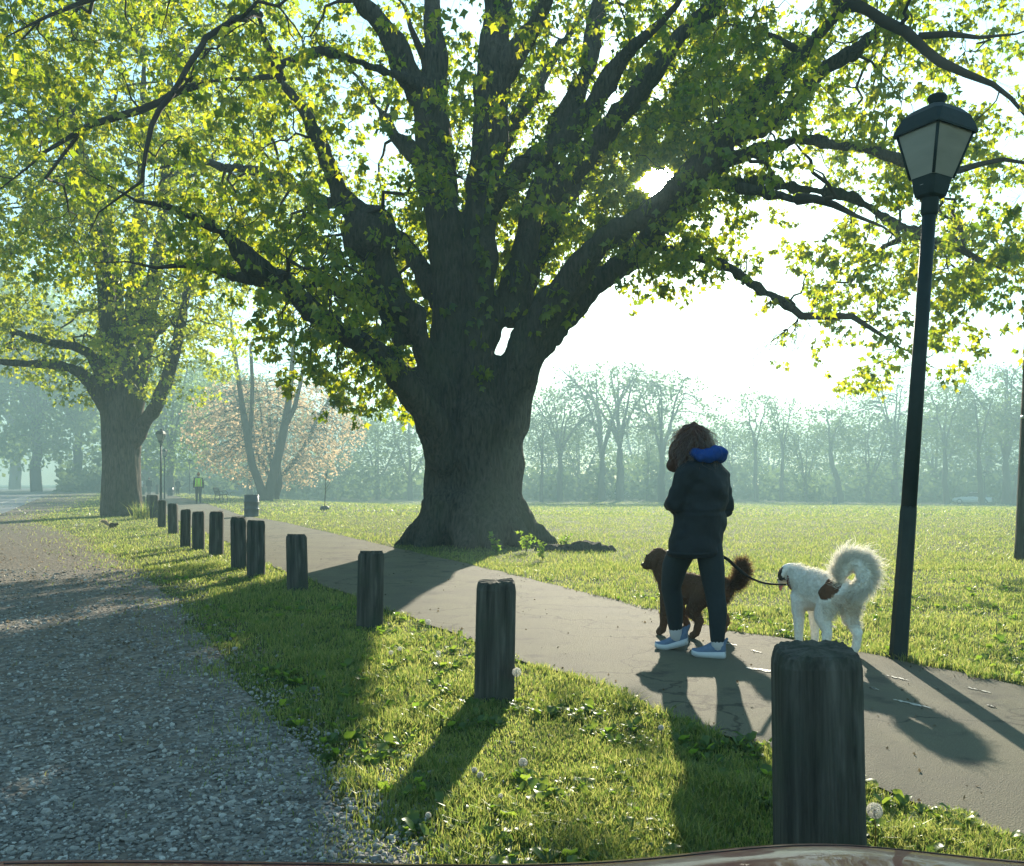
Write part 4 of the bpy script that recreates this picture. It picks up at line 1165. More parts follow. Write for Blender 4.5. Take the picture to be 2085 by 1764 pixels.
def litter():
    """dry fallen leaves and twigs strewn on the gravel"""
    rg = np.random.default_rng(9)
    n = 5200
    y = 5.5 * (34 / 5.5) ** rg.uniform(0, 1, n); x = gravel_edge(y) + .4 - rg.exponential(2.6, n) * (.4 + y / 10)
    k = (x > road_edge(y)) & (x > -.64 * y - 1); x, y = x[k], y[k]
    m = n_leaf('dry_leaf', [(.10, .08, .055), (.30, .25, .18)], [(.10, .08, .05), (.28, .22, .14)])
    p = np.stack([x, y, np.full(len(x), .012)], 1)
    ax = rg.normal(size=p.shape) * np.array([1, 1, .25])
    link('leaf_litter', leaves_mesh('leaf_litter', p, ax, rg.uniform(.012, .034, len(x)) * (1 + .03 * y), rg), m, kind='stuff', label='dry brown leaves strewn over the gravel verge', cat='leaf litter')
def n_leaf(nm, a, b): return m_leaf(nm, a, b, .02)
litter()

def path_litter():
    rg = np.random.default_rng(19)
    n = 420
    y = 3.2 * (20 / 3.2) ** rg.uniform(0, 1, n); u = rg.beta(.5, .5, n); x = path_left(y) * (1 - u) + path_right(y) * u
    p = np.stack([x, y, np.full(n, .009)], 1); ax = rg.normal(size=p.shape) * np.array([1, 1, .3])
    link('path_litter', leaves_mesh('path_litter', p, ax, rg.uniform(.010, .028, n), rg), n_leaf('path_leaf', [(.05, .04, .025), (.16, .12, .07)], [(.05, .04, .02), (.16, .12, .06)]), kind='stuff', label='dark crumbs and dry leaf bits on the footpath', cat='litter')
path_litter()

# ------------------------------------------------------------------ timber posts along the verge
POSTS = [ # px, base py, top py, width px, label
 (1667, 1790, 1317, 170, 'widest weathered timber post, right in front of the red car bonnet'),
 (1006, 1428, 1187, 82, 'cracked timber post with a dandelion clock beside its foot, second from the red car'),
 (752.5, 1277, 1125, 54, 'dark timber post with a bolt hole, third from the red car'),
 (606, 1204, 1090, 41, 'timber post with pale flaked patch, standing alone with a blade of grass before it'),
 (521.5, 1176, 1061, 36, 'darker timber post overlapping the one beside it, fifth from the red car'),
 (487, 1158, 1054, 31, 'timber post half hidden by its darker neighbour, sixth from the red car'),
 (440.6, 1131, 1042, 28, 'timber post with dipped worn top, seventh from the red car'),
 (404, 1118, 1042, 24, 'timber post, eighth from the red car, shorter than the seventh'),
 (377.5, 1114, 1038, 20, 'timber post, ninth from the red car, standing next to the short eighth'),
 (353, 1087, 1026, 19, 'timber post, tenth from the red car, below the walker in the vest'),
 (329.4, 1074, 1019, 16, 'timber post at the foot of the first small lamp'),
 (314, 1056, 1008.5, 16, 'timber post just left of the first small lamp'),
 (303.7, 1040, 1008, 9, 'narrow-looking timber post behind another near the verge maple'),
 (290.4, 1032, 1011, 9, 'timber post close against the root of the verge maple'),
 (292, 1007.5, 986, 6, 'hazy timber post far off between two walkers, beyond the verge maple'),
 (320, 1007, 987, 6, 'hazy timber post far off beside the dark-jacketed walker'),
]
def build_posts():
    for i, (px, by, ty, wpx, lab) in enumerate(POSTS):
        rg = np.random.default_rng(100 + i)
        g = G(px, by); Y = g.y; H = (by - ty) / FPX * Y; W = wpx / FPX * Y
        if i == 0: H = .675; W = .255
        Y += W * .45
        k = 72 if i < 4 else (40 if i < 6 else 20); nz = 22 if i < 4 else 10
        V = []; 
        a = np.arange(k) * 2 * np.pi / k
        # squared timber with eased corners
        e = .30 if i % 3 else .42
        sup = (np.abs(np.cos(a)) ** (2 / e) + np.abs(np.sin(a)) ** (2 / e)) ** (-e / 2)
        crack = np.zeros(k)
        for _ in range(5 if i < 6 else 2):
            c = rg.integers(k); crack[c] += rg.uniform(.03, .075)
        rough = rg.normal(size=k) * .004
        for z in list(np.linspace(-.12, H * .93, nz)) + [H * .965, H * .985, H]:
            t = z / H
            chf = 1.0 if t <= .94 else (1 - .07 * (t - .94) / .045 if t < .985 else .86)
            lean = .0
            rr = W / 2 * (sup * chf + rough + rg.normal(size=k) * .003 - crack * (0.6 + .4 * math.sin(z * 9 + i))) * (1.0 - .02 * t)
            zz = np.full(k, z)
            if t > .93: zz = zz + rg.normal(size=k) * .0025 + .008 * np.cos(a - 1 + i) * (W / .25)
            V.append(np.stack([rr * np.cos(a), rr * np.sin(a), zz], 1))
        nr = len(V); V = np.concatenate(V + [np.array([[0, 0, H * 1.008]])])
        ii = (np.arange(nr - 1)[:, None] * k + np.arange(k)[None]).ravel(); jj = (np.arange(nr - 1)[:, None] * k + (np.arange(k)[None] + 1) % k).ravel()
        F4 = np.stack([ii, jj, jj + k, ii + k], 1)
        top = np.arange(k) + (nr - 1) * k
        F3 = np.stack([top, np.roll(top, -1), np.full(k, nr * k)], 1)
        me = mesh_np('timber_post', V, [F4, F3], False)
        o = link('timber_post', me, M['timber'], None, (g.x * Y / g.y, Y, 0), None, lab, 'post', 'timber posts along the grass verge')
        o.rotation_euler = (rg.normal() * .012, rg.normal() * .018, .16 + rg.normal() * .10 - (.30 if i == 0 else 0))
build_posts()

# ------------------------------------------------------------------ park lamps
def park_lamp():
    root = thing('park_lamp', 'tall dark green lamp post with four-paned lantern leaning beside the white dog', 'lamp post', (2.616, 5.93, 0), 0, 'lamp posts along the path')
    k = 14
    MB().lathe([(.063, -.1), (.062, .0), (.058, .55), (.055, 1.02), (.0535, 1.04), (.0525, 1.06)], 8, rot=.2).build('lower_pole', M['iron'], root, False)
    MB().lathe([(.050, 1.05), (.047, 2.0), (.044, 3.1)], k).build('upper_pole', M['iron'], root)
    MB().lathe([(.046, 3.08), (.056, 3.10), (.056, 3.19), (.060, 3.21)], k).build('collar', M['iron'], root)
    def sq(r, z, rot=math.pi / 4 * 0): return [Vector((r * math.cos(a), r * math.sin(a), z)) for a in (-math.pi / 2, 0, math.pi / 2, math.pi)]
    def oct_(r, z, c=.12):
        out = []
        s = sq(r, z)
        for i in range(4):
            a, b = s[i], s[(i + 1) % 4]
            out += [a.lerp(b, c), a.lerp(b, 1 - c)]
        return out
    MB().rings([oct_(.085, 3.20), oct_(.11, 3.215), oct_(.125, 3.26), oct_(.138, 3.33), oct_(.142, 3.335)]).build('lantern_base', M['iron'], root, False)
    st = MB().box((-.062, -.063, 3.275), (.026, .002, .012), Matrix.Rotation(math.radians(-45), 3, 'Z') @ Matrix.Rotation(.35, 3, 'X')); st.build('label', M['white'], root, False)
    zb, zt, rb, rt = 3.335, 3.655, .132, .236
    B = sq(rb, zb); T = sq(rt, zt)
    for i in range(4):
        a, b, c, d = B[i], B[(i + 1) % 4], T[(i + 1) % 4], T[i]
        n = (b - a).cross(d - a).normalized() * .004
        q = [a.lerp(b, .03), a.lerp(b, .97), d.lerp(c, .97), d.lerp(c, .03)]
        MB().add([p + n * .5 for p in q] + [p - n * .5 for p in q], [(0, 1, 2, 3), (7, 6, 5, 4), (0, 4, 5, 1), (1, 5, 6, 2), (2, 6, 7, 3), (3, 7, 4, 0)]).build('pane', M['pane'], root, False)
        MB().tube([a, d], .0105, 6).build('frame_bar', M['iron'], root)
    # bell-shaped hipped roof with flared eaves and a chimney cap
    MB().rings([oct_(.232, 3.648, .02), oct_(.268, 3.640, .02), oct_(.27, 3.652, .02), oct_(.256, 3.70, .05), oct_(.235, 3.755, .10), oct_(.185, 3.80, .16), oct_(.11, 3.835, .22), oct_(.075, 3.845, .26)]).build('roof', M['iron'], root, False)
    fin = MB().lathe([(.055, 3.842), (.05, 3.87), (.062, 3.885), (.066, 3.90), (.058, 3.915), (.03, 3.922)], 12); fin.build('finial', M['iron'], root)
    root.rotation_euler = (0, math.radians(4.0), math.radians(-21)); root.rotation_euler = (Matrix.Rotation(math.radians(4.0), 3, 'Y') @ Matrix.Rotation(math.radians(-21), 3, 'Z')).to_euler(); root.location.x = 2.64; root.scale = (1, 1, .985)
    spots = [(327.6, 42.5, 'small dark lamp post rising behind the timber posts by the verge maple'), (335, 66.0, 'second small lamp post, just behind the taller one near the verge maple'), (386, 95.0, 'thin hazy lamp post farthest along the path, beside the walker in the vest')]
    for px, Y, lab in spots:
        c = dup(root, ((px - CX) / FPX * Y, Y, 0), .5, lab)
        c.rotation_euler = (0, 0, .75)
    Y = 97.0; x = (2006 - CX) / FPX * Y
    c = dup(root, (x, Y, gz(x, Y)), .3, 'thin hazy lamp post on the far meadow beside the pale parked car'); c.rotation_euler = (0, math.radians(-2), .3)
park_lamp()

def utility_pole():
    Y = 13.5; x = (2094 - CX) / FPX * Y
    r = thing('wooden_pole', 'thick brown wooden pole cut off by the right-hand picture border', 'pole', (x, Y, gz(x, Y)))
    mb = MB(); mb.lathe([(.20, -.1), (.195, .3), (.18, 2), (.165, 4.5), (.15, 7), (.14, 8.4), (.0, 8.42)], 16)
    me = mb.mesh('shaft'); displace(me, lambda co, no: (vn3(co * np.array([20, 20, .8]), 4) - .5) * .02)
    link('shaft', me, M['timber'], r)
    mb = MB()
    for z in (2.2, 3.1, 4.6): mb.lathe([(.186 - z * .003, z), (.19 - z * .003, z + .01), (.19 - z * .003, z + .04), (.186 - z * .003, z + .05)], 16)
    mb.build('metal_band', M['steel'], r)
    r.rotation_euler = (0, math.radians(2.2), 0)
utility_pole()

# ------------------------------------------------------------------ barrels, bench, cars
def barrel():
    Y = 31.3; x = (512 - CX) / FPX * Y
    r = thing('trash_barrel', 'dark ribbed drum used as a litter bin on the lawn beside the path', 'barrel', (x, Y, 0))
    prof = [(.25, 0), (.262, .01), (.262, .03), (.255, .05)]
    for z in (.27, .52):
        prof += [(.255, z - .03), (.268, z - .012), (.268, z + .012), (.255, z + .03)]
    prof += [(.255, .76), (.245, .765), (.24, .70), (.24, .1), (.02, .09)]
    MB().lathe(prof, 24, cap=False).build('drum', M['drum'], r)
    for z in (.27, .52, .765):
        mb = MB(); rr = .266 if z < .7 else .257
        pts = [(rr * math.cos(a), rr * math.sin(a), z) for a in np.linspace(0, 2 * math.pi, 25)]
        mb.tube(pts, .009, 6, False).build('rib', M['drum'], r)
    mb = MB(); mb.lathe([(.235, .55), (.245, .70), (.252, .775), (.258, .778), (.262, .76)], 20, cap=False).build('liner', M['plastic_bag'], r)
    for px, Y, lab, g in ((347, 82, 'hazy dark drum beside the second small lamp post', 0), (1700, 88, 'tiny hazy drum out on the far meadow', 1)):
        x = (px - CX) / FPX * Y
        dup(r, (x, Y, gz(x, Y)), 0, lab)
    x = (213 - CX) / FPX * 80
    c = dup(r, (x, 80, 0), 0, 'green drum peeking out beside the trunk of the verge maple')
    for ch in c.children:
        if ch.name.startswith('drum'):
            ch.data = ch.data.copy(); ch.data.materials.clear(); ch.data.materials.append(M['drum_green'])
barrel()

def bench():
    Y = 59; x = (450 - CX) / FPX * Y
    r = thing('park_bench', 'slatted park bench with curled iron arms seen from its end', 'bench', (x, Y, 0), math.radians(8))
    # seen from the end: seat faces +x
    for s in (-.8, .8):
        mb = MB()
        mb.tube([(-.30, s, 0), (-.24, s, .2), (-.22, s, .42)], .03, 6); mb.tube([(.30, s, 0), (.27, s, .2), (.22, s, .40)], .03, 6)
        mb.tube([(-.22, s, .42), (0, s, .38), (.24, s, .40)], .03, 6)
        mb.tube([(-.22, s, .42), (-.29, s, .65), (-.37, s, .86)], .03, 6)
        mb.tube([(-.28, s, .62), (-.05, s, .68), (.18, s, .66), (.29, s, .56), (.28, s, .46), (.22, s, .40)], .025, 6)
        mb.build('iron_end', M['iron2'], r)
    for i in range(6):
        MB().box((-.17 + .075 * i, 0, .425 - .015 * math.sin(i / 5 * math.pi)), (.06, 1.7, .025)).build('slat', M['timber'], r, False)
    for i in range(4):
        t = i / 3; MB().box((-.245 - .10 * t, 0, .52 + .11 * i), (.025, 1.7, .085), Matrix.Rotation(-.3, 3, 'Y')).build('slat', M['timber'], r, False)
bench()

M['car_white'] = m_plain('pale_car_paint', (.62, .64, .66), .25, .5, var=.03)
M['car_blue'] = m_plain('blue_grey_car_paint', (.12, .15, .19), .25, .5, var=.03)
M['glass'] = m_plain('car_glass', (.02, .025, .03), .05, .6, var=.0)
M['rubber'] = m_plain('rubber', (.02, .02, .02), .8, .2, var=.1)
M['lamp_red'] = m_plain('tail_lamp', (.3, .02, .02), .3, .5, var=.05)
def car():
    def make(label, loc, rz, paint):
        r = thing('parked_car', label, 'car', loc, rz, 'cars parked beyond the meadow')
        L = 4.3; secs = [(-2.15, .35, .62, .70), (-2.1, .3, .85, .78), (-1.2, .25, .92, .86), (0, .24, .95, .86), (1.1, .25, .90, .85), (1.95, .28, .78, .78), (2.15, .36, .62, .66)]
        rs = []
        for x, z0, z1, w in secs:
            rs.append([Vector((x, y * w, z)) for y, z in ((-.92, z0), (-1, z0 + .12), (-1, z1 - .2), (-.9, z1), (.9, z1), (1, z1 - .2), (1, z0 + .12), (.92, z0))])
        MB().rings(rs).build('body', paint, r)
        cab = [(-1.75, .86, .90, .76), (-1.1, .88, 1.38, .66), (.1, .9, 1.45, .66), (1.0, .88, .92, .76)]
        rs = [[Vector((x, y * w * (1 if z < 1 else .92), z)) for y, z in ((-1, z0), (-.93, (z0 + z1) / 2), (-.85, z1), (.85, z1), (.93, (z0 + z1) / 2), (1, z0))] for x, z0, z1, w in cab]
        MB().rings(rs).build('windows', M['glass'], r)
        MB().rings([[Vector((x, y, z)) for y in (-w, w)][:1] + [Vector((x, -w * .3, z + .03)), Vector((x, w * .3, z + .03)), Vector((x, w, z)), Vector((x, 0, z - .02))] for x, z, w in ((-1.12, 1.39, .60), (-.5, 1.455, .62), (.1, 1.465, .62), (.25, 1.42, .60))]).build('roof', paint, r)
        for x in (-1.35, 1.35):
            for y in (-.80, .80):
                w = MB().lathe([(.2, -.1), (.31, -.1), (.33, -.06), (.33, .06), (.31, .1), (.2, .1)], 18, (x, y, .33), m=Matrix.Rotation(math.pi / 2, 3, 'X')).build('wheel', M['rubber'], r)
                MB().lathe([(.19, -.105), (.2, -.09), (.2, .09), (.19, .105)], 12, (x, y, .33), m=Matrix.Rotation(math.pi / 2, 3, 'X')).build('rim', M['steel'], w)
        for y in (-.6, .6):
            MB().box((2.1, y, .62), (.1, .3, .12)).build('headlight', M['white'], r, False)
            MB().box((-2.12, y, .72), (.08, .26, .12)).build('tail_light', M['lamp_red'], r, False)
        return r
    def at(px, Y, dz=0):
        x = (px - CX) / FPX * Y; return (x, Y, gz(x, Y) + dz)
    a = make('pale rounded car parked among the trunks near the wooden pole', at(1980, 106), 2.6, M['car_white'])
    b = make('blue-grey car glinting behind the bench, left of the twin bare stems', at(492, 118), .5, M['car_blue'])
    for px, Y, lab, rz in ((1240, 128, 'far white car glinting under the trees near the great trunk', .2), (1269, 128, 'far white car parked close behind the tall forked hazy tree', .15)):
        dup(a, at(px, Y), rz, lab)
car()

# ------------------------------------------------------------------ plants and small life
M['puff'] = m_leaf('dandelion_down', [(.55, .54, .5), (.7, .68, .64)], [(.6, .6, .55), (.8, .78, .72)], 0.0, share=.5)
M['stalk'] = m_leaf('dandelion_stalk', [(.10, .12, .04), (.14, .12, .05)], [(.2, .22, .05), (.25, .2, .06)], 0.03)
def dandelions():
    rg = np.random.default_rng(12)
    def make(lab, x, y, h, r, big):
        t = thing('dandelion', lab, 'dandelion', (x, y, gz(x, y)), 0, 'dandelion clocks in the grass')
        MB().tube([(0, 0, 0), (.004, 0, h * .5), (0, .003, h)], [.0028, .0024, .002], 6).build('stalk', M['stalk'], t)
        n = 420 if big else 150
        d = rg.normal(size=(n, 3)); d /= np.linalg.norm(d, axis=1, keepdims=True)
        c = np.array([0, 0, h]); V = []; F = []
        for i in range(n):
            a = c + d[i] * r * .12; e = c + d[i] * r * .8
            u = np.cross(d[i], rg.normal(size=3)); u /= np.linalg.norm(u); w = np.cross(d[i], u)
            o = len(V); V += [a + u * .0002, a - u * .0002, e]; F.append((o, o + 1, o + 2))
            for q in range(5 if big else 4):
                an = q * 2 * math.pi / 5 + rg.uniform(0, 1); dirn = (u * math.cos(an) + w * math.sin(an)); dirp = (u * math.cos(an + 1.57) + w * math.sin(an + 1.57))
                o = len(V); tip = c + d[i] * r * rg.uniform(.95, 1.05) + dirn * r * .22
                wd = .0006 if big else .0012
                V += [e + dirp * wd, e - dirp * wd, tip]; F.append((o, o + 1, o + 2))
        link('seed_head', mesh_np('seed_head', np.array(V), np.array(F)), M['puff'], t)
        MB().ball((0, 0, h), r * .14, k=8, n=5).build('seed_core', M['twig'], t)
    for px, py, Y, rr, lab in (
        (1781, 1651, 2.82, 16, 'big round dandelion clock on a tall stalk beside the widest post'),
        (1052, 1369, 4.72, 9.5, 'dandelion clock against the edge of the second post'),
        (1065, 1555, 3.62, 9, 'dandelion clock in open sunlit grass below the second post'),
        (978, 1579, 3.46, 7, 'dandelion clock at the edge of the second post shadow'),
        (966, 1577, 3.52, 6, 'smaller dandelion clock just left of another at the shadow edge'),
        (1346, 1482, 4.0, 6, 'small dandelion clock near the shadow of the walking woman'),
        (872, 1267, 6.9, 6, 'dandelion clock at the path edge between second and third posts'),
        (814, 1321, 6.0, 4.5, 'tiny dandelion clock in the grass below the third post'),
        (796, 1329, 5.9, 4.5, 'tiny dandelion clock, leftmost of three below the third post'),
        (893, 1330, 5.8, 5, 'tiny dandelion clock nearest the second post of three'),
        (872, 1660, 3.0, 6, 'dandelion clock deep inside the second post shadow'),
        (155, 1069, 24.0, 3, 'pale dandelion clock on the verge left of the squirrel'),
        (167, 1068, 24.2, 3, 'pale dandelion clock on the verge, nearer to the squirrel of a pair'),
        (234, 1114, 16, 3.2, 'pale dandelion clock on the grass below the squirrel'),
        (1019, 1621, 3.2, 5, 'ragged white dandelion clock low in the near sunlit grass')):
        p = P(px, py, Y); make(lab, p.x, p.y, max(.035, p.z - gz(p.x, p.y)), rr / FPX * Y, rr > 5.5)
dandelions()

def tuft(lab, x, y, n, h, w, spread, mat, seed, nm='grass_tuft', cat='grass tuft'):
    rg = np.random.default_rng(seed)
    v, f = blades(rg.normal(size=n) * spread, rg.normal(size=n) * spread, h * rg.uniform(.5, 1.2, n), w, rg, .6, True, np.zeros(n))
    link(nm, mesh_np(nm, v, f), mat, None, (x, y, gz(x, y)), None, lab, cat)
p = P(290, 1055, 29.5); tuft('tall yellow-green grass tuft at the root of the verge maple', p.x, p.y, 160, .55, .02, .16, M['grass'], 31)

def base_weeds():
    rg = np.random.default_rng(14)
    labs = ['leafy weed sprouting at the front of the great trunk', 'taller weed sprouting beside the right root of the great trunk', 'bushy weed where the grass meets the great trunk shadow', 'small weed right of the great trunk near the root hump']
    for (px, py, h), lab in zip(((1010, 1128, .35), (1072, 1125, .42), (1105, 1142, .30), (1150, 1120, .28)), labs):
        g = G(px, py)
        t = thing('weed', lab, 'weed', (g.x, g.y, 0), 0, 'weeds round the great trunk')
        mb = MB(); pos = []; ax = []
        for s in range(6):
            a = rg.uniform(0, 6.28); l = h * rg.uniform(.6, 1.1); e = Vector((math.cos(a) * l * .35, math.sin(a) * l * .35, l))
            mb.tube([(0, 0, 0), e * .5 + Vector((0, 0, .03)), e], [.005, .004, .002], 4)
            for j in range(7):
                u = rg.uniform(.2, 1); pos.append(np.array(e) * u); ax.append(np.array([rg.normal(), rg.normal(), .3]))
        mb.build('stem', M['stalk'], t)
        link('foliage', leaves_mesh('foliage', np.array(pos), np.array(ax), rg.uniform(.05, .11, len(pos)), rg), M['weed'], t)
base_weeds()

def root_hump():
    mb = MB(); mb.ball((0, 0, -.02), (.34, .3, .2)); mb.ball((-.55, .1, -.04), (.4, .25, .15)); mb.ball((.3, -.1, -.03), (.22, .2, .12))
    me = mb.fused('root_hump', .03, 4); displace(me, lambda co, no: (vn3(co * 9, 2) - .5) * .10)
    g = G(1197, 1121)
    link('root_hump', me, M['bark'], None, (g.x, g.y, 0), None, 'mossy root hump poking from the lawn right of the great trunk', 'root')
root_hump()

def squirrel():
    Y = 23.2; x = (229 - CX) / FPX * Y
    r = thing('squirrel', 'brown squirrel on the grass with pale tail arched behind it', 'squirrel', (x, Y, 0), math.radians(-8))
    mb = MB()
    mb.chain([(-.05, 0, .075), (.0, 0, .09), (.06, 0, .085), (.10, 0, .10)], [.052, .058, .042, .032], 12)
    mb.ball((.135, 0, .105), (.036, .028, .03)); mb.cone((.15, 0, .10), .02, (.172, 0, .092), .010)
    for s in (-1, 1):
        mb.chain([(-.05, s * .035, .06), (-.02, s * .05, .03), (-.05, s * .05, .012), (.0, s * .05, .008)], [.035, .02, .012, .009], 8)
        mb.chain([(.09, s * .025, .08), (.085, s * .03, .03), (.11, s * .03, .008)], [.018, .011, .008], 8)
        mb.cone((.128, s * .018, .125), .009, (.122, s * .022, .145), .004)
    me = mb.fused('body', .006, 2)
    link('body', me, m_plain('squirrel_fur', (.09, .055, .035), .9, .1, var=.3, scale=60, bump=.4), r)
    mb = MB(); mb.chain([(-.09, 0, .07), (-.15, 0, .11), (-.20, 0, .155), (-.27, 0, .18), (-.34, 0, .165)], [.02, .036, .042, .038, .012], 10)
    me = mb.fused('tail', .008, 2)
    link('tail', me, m_plain('squirrel_tail', (.26, .20, .14), .9, .1, var=.4, scale=90, bump=.5), r)
    rg = np.random.default_rng(3); co = np.array([v.co[:] for v in me.vertices]); no = np.array([v.normal[:] for v in me.vertices])
    i = rg.integers(len(co), size=700); d = no[i] + np.array([-.6, 0, .1]); V, F = hair_tris(co[i], d, .045, .0022, rg)
    link('tail_fur', mesh_np('tail_fur', V, F), M['puff2'], r, kind='stuff')

def hair_tris(p, d, length, width, rg, curl=0.0, grav=0.0):
    n = len(p); d = d / (np.linalg.norm(d, axis=1, keepdims=True) + 1e-9); d = d + rg.normal(size=d.shape) * .22
    L = length * rg.uniform(.5, 1.15, n)
    u = np.cross(d, rg.normal(size=d.shape)); u /= np.linalg.norm(u, axis=1, keepdims=True) + 1e-9
    m = p + d * (L * .55)[:, None] + u * (L * curl)[:, None]; t = p + d * L[:, None] + np.array([0, 0, -grav]) * L[:, None]
    w = u * width / 2
    V = np.stack([p - w, p + w, m + w * .8, m - w * .8, t], 1).reshape(-1, 3)
    f = np.array([(0, 1, 2), (0, 2, 3), (3, 2, 4)])
    return V, (f[None] + (np.arange(n) * 5)[:, None, None]).reshape(-1, 3)
M['puff2'] = m_leaf('squirrel_hair', [(.3, .24, .17), (.4, .33, .25)], [(.4, .3, .2), (.5, .4, .3)], .02)
squirrel()
# ------------------------------------------------------------------ the walking woman
M['skin'] = m_plain('skin', (.42, .27, .20), .55, .35, var=.08)
M['jacket'] = m_plain('dark_jacket', (.012, .015, .018), .75, .25, var=.3, scale=25, bump=.15)
M['leggings'] = m_plain('dark_leggings', (.014, .020, .024), .7, .25, var=.25, scale=40)
M['hood_blue'] = m_plain('blue_fleece', (.010, .045, .20), .9, .15, var=.25, scale=60, bump=.3)
M['sock'] = m_plain('pale_sock', (.46, .45, .46), .9, .1, var=.1)
M['shoe'] = m_plain('blue_grey_shoe', (.12, .17, .26), .8, .2, var=.25, scale=70, bump=.2)
M['sole'] = m_plain('pale_sole', (.50, .52, .54), .7, .25, var=.1)
M['hair'] = m_leaf('auburn_hair', [(.045, .014, .006), (.085, .028, .011)], [(.25, .085, .025), (.38, .15, .05)], .10, .35, .35)
M['hair_mass'] = m_plain('auburn_hair_mass', (.055, .017, .007), .6, .3, var=.4, scale=60, bump=.4, stretch=(1, 1, .25))
M['leash'] = m_plain('black_webbing', (.012, .012, .013), .7, .25)
M['eye'] = m_plain('eye', (.02, .015, .01), .15, .5, var=.05)
M['lip'] = m_plain('lip', (.32, .12, .10), .5, .3, var=.05)

def hand_blob(mb, wrist, direction, palm_n, s=1.0, curl=.6):
    """palm, four bent fingers of different length and a thumb from the side of the palm"""
    d = Vector(direction).normalized(); n = Vector(palm_n); n = (n - d * n.dot(d)).normalized(); w = d.cross(n)
    W = Vector(wrist)
    for k in (-1, -.33, .33, 1): mb.cone(W + d * .015 * s + w * k * .016 * s, .015 * s, W + d * .085 * s + w * k * .028 * s, .0125 * s, 8)
    for k, l in ((-1, .062), (-.33, .074), (.33, .078), (1, .070)):
        b = W + d * .088 * s + w * k * .029 * s; a = 0; p = b
        for j, f in enumerate((.45, .32, .25)):
            a += curl * (.6 + .3 * j); q = p + (d * math.cos(a) + n * math.sin(a)) * l * f * s
            mb.cone(p, (.0098 - .001 * j) * s, q, (.0088 - .001 * j) * s, 8); p = q
    b = W + d * .03 * s + w * .026 * s; p = b + (w * .7 + d * .6 + n * .35).normalized() * .035 * s; q = p + (d * .8 + n * .6).normalized() * .03 * s
    mb.cone(b, .014 * s, p, .0115 * s, 8); mb.cone(p, .0115 * s, q, .009 * s, 8)

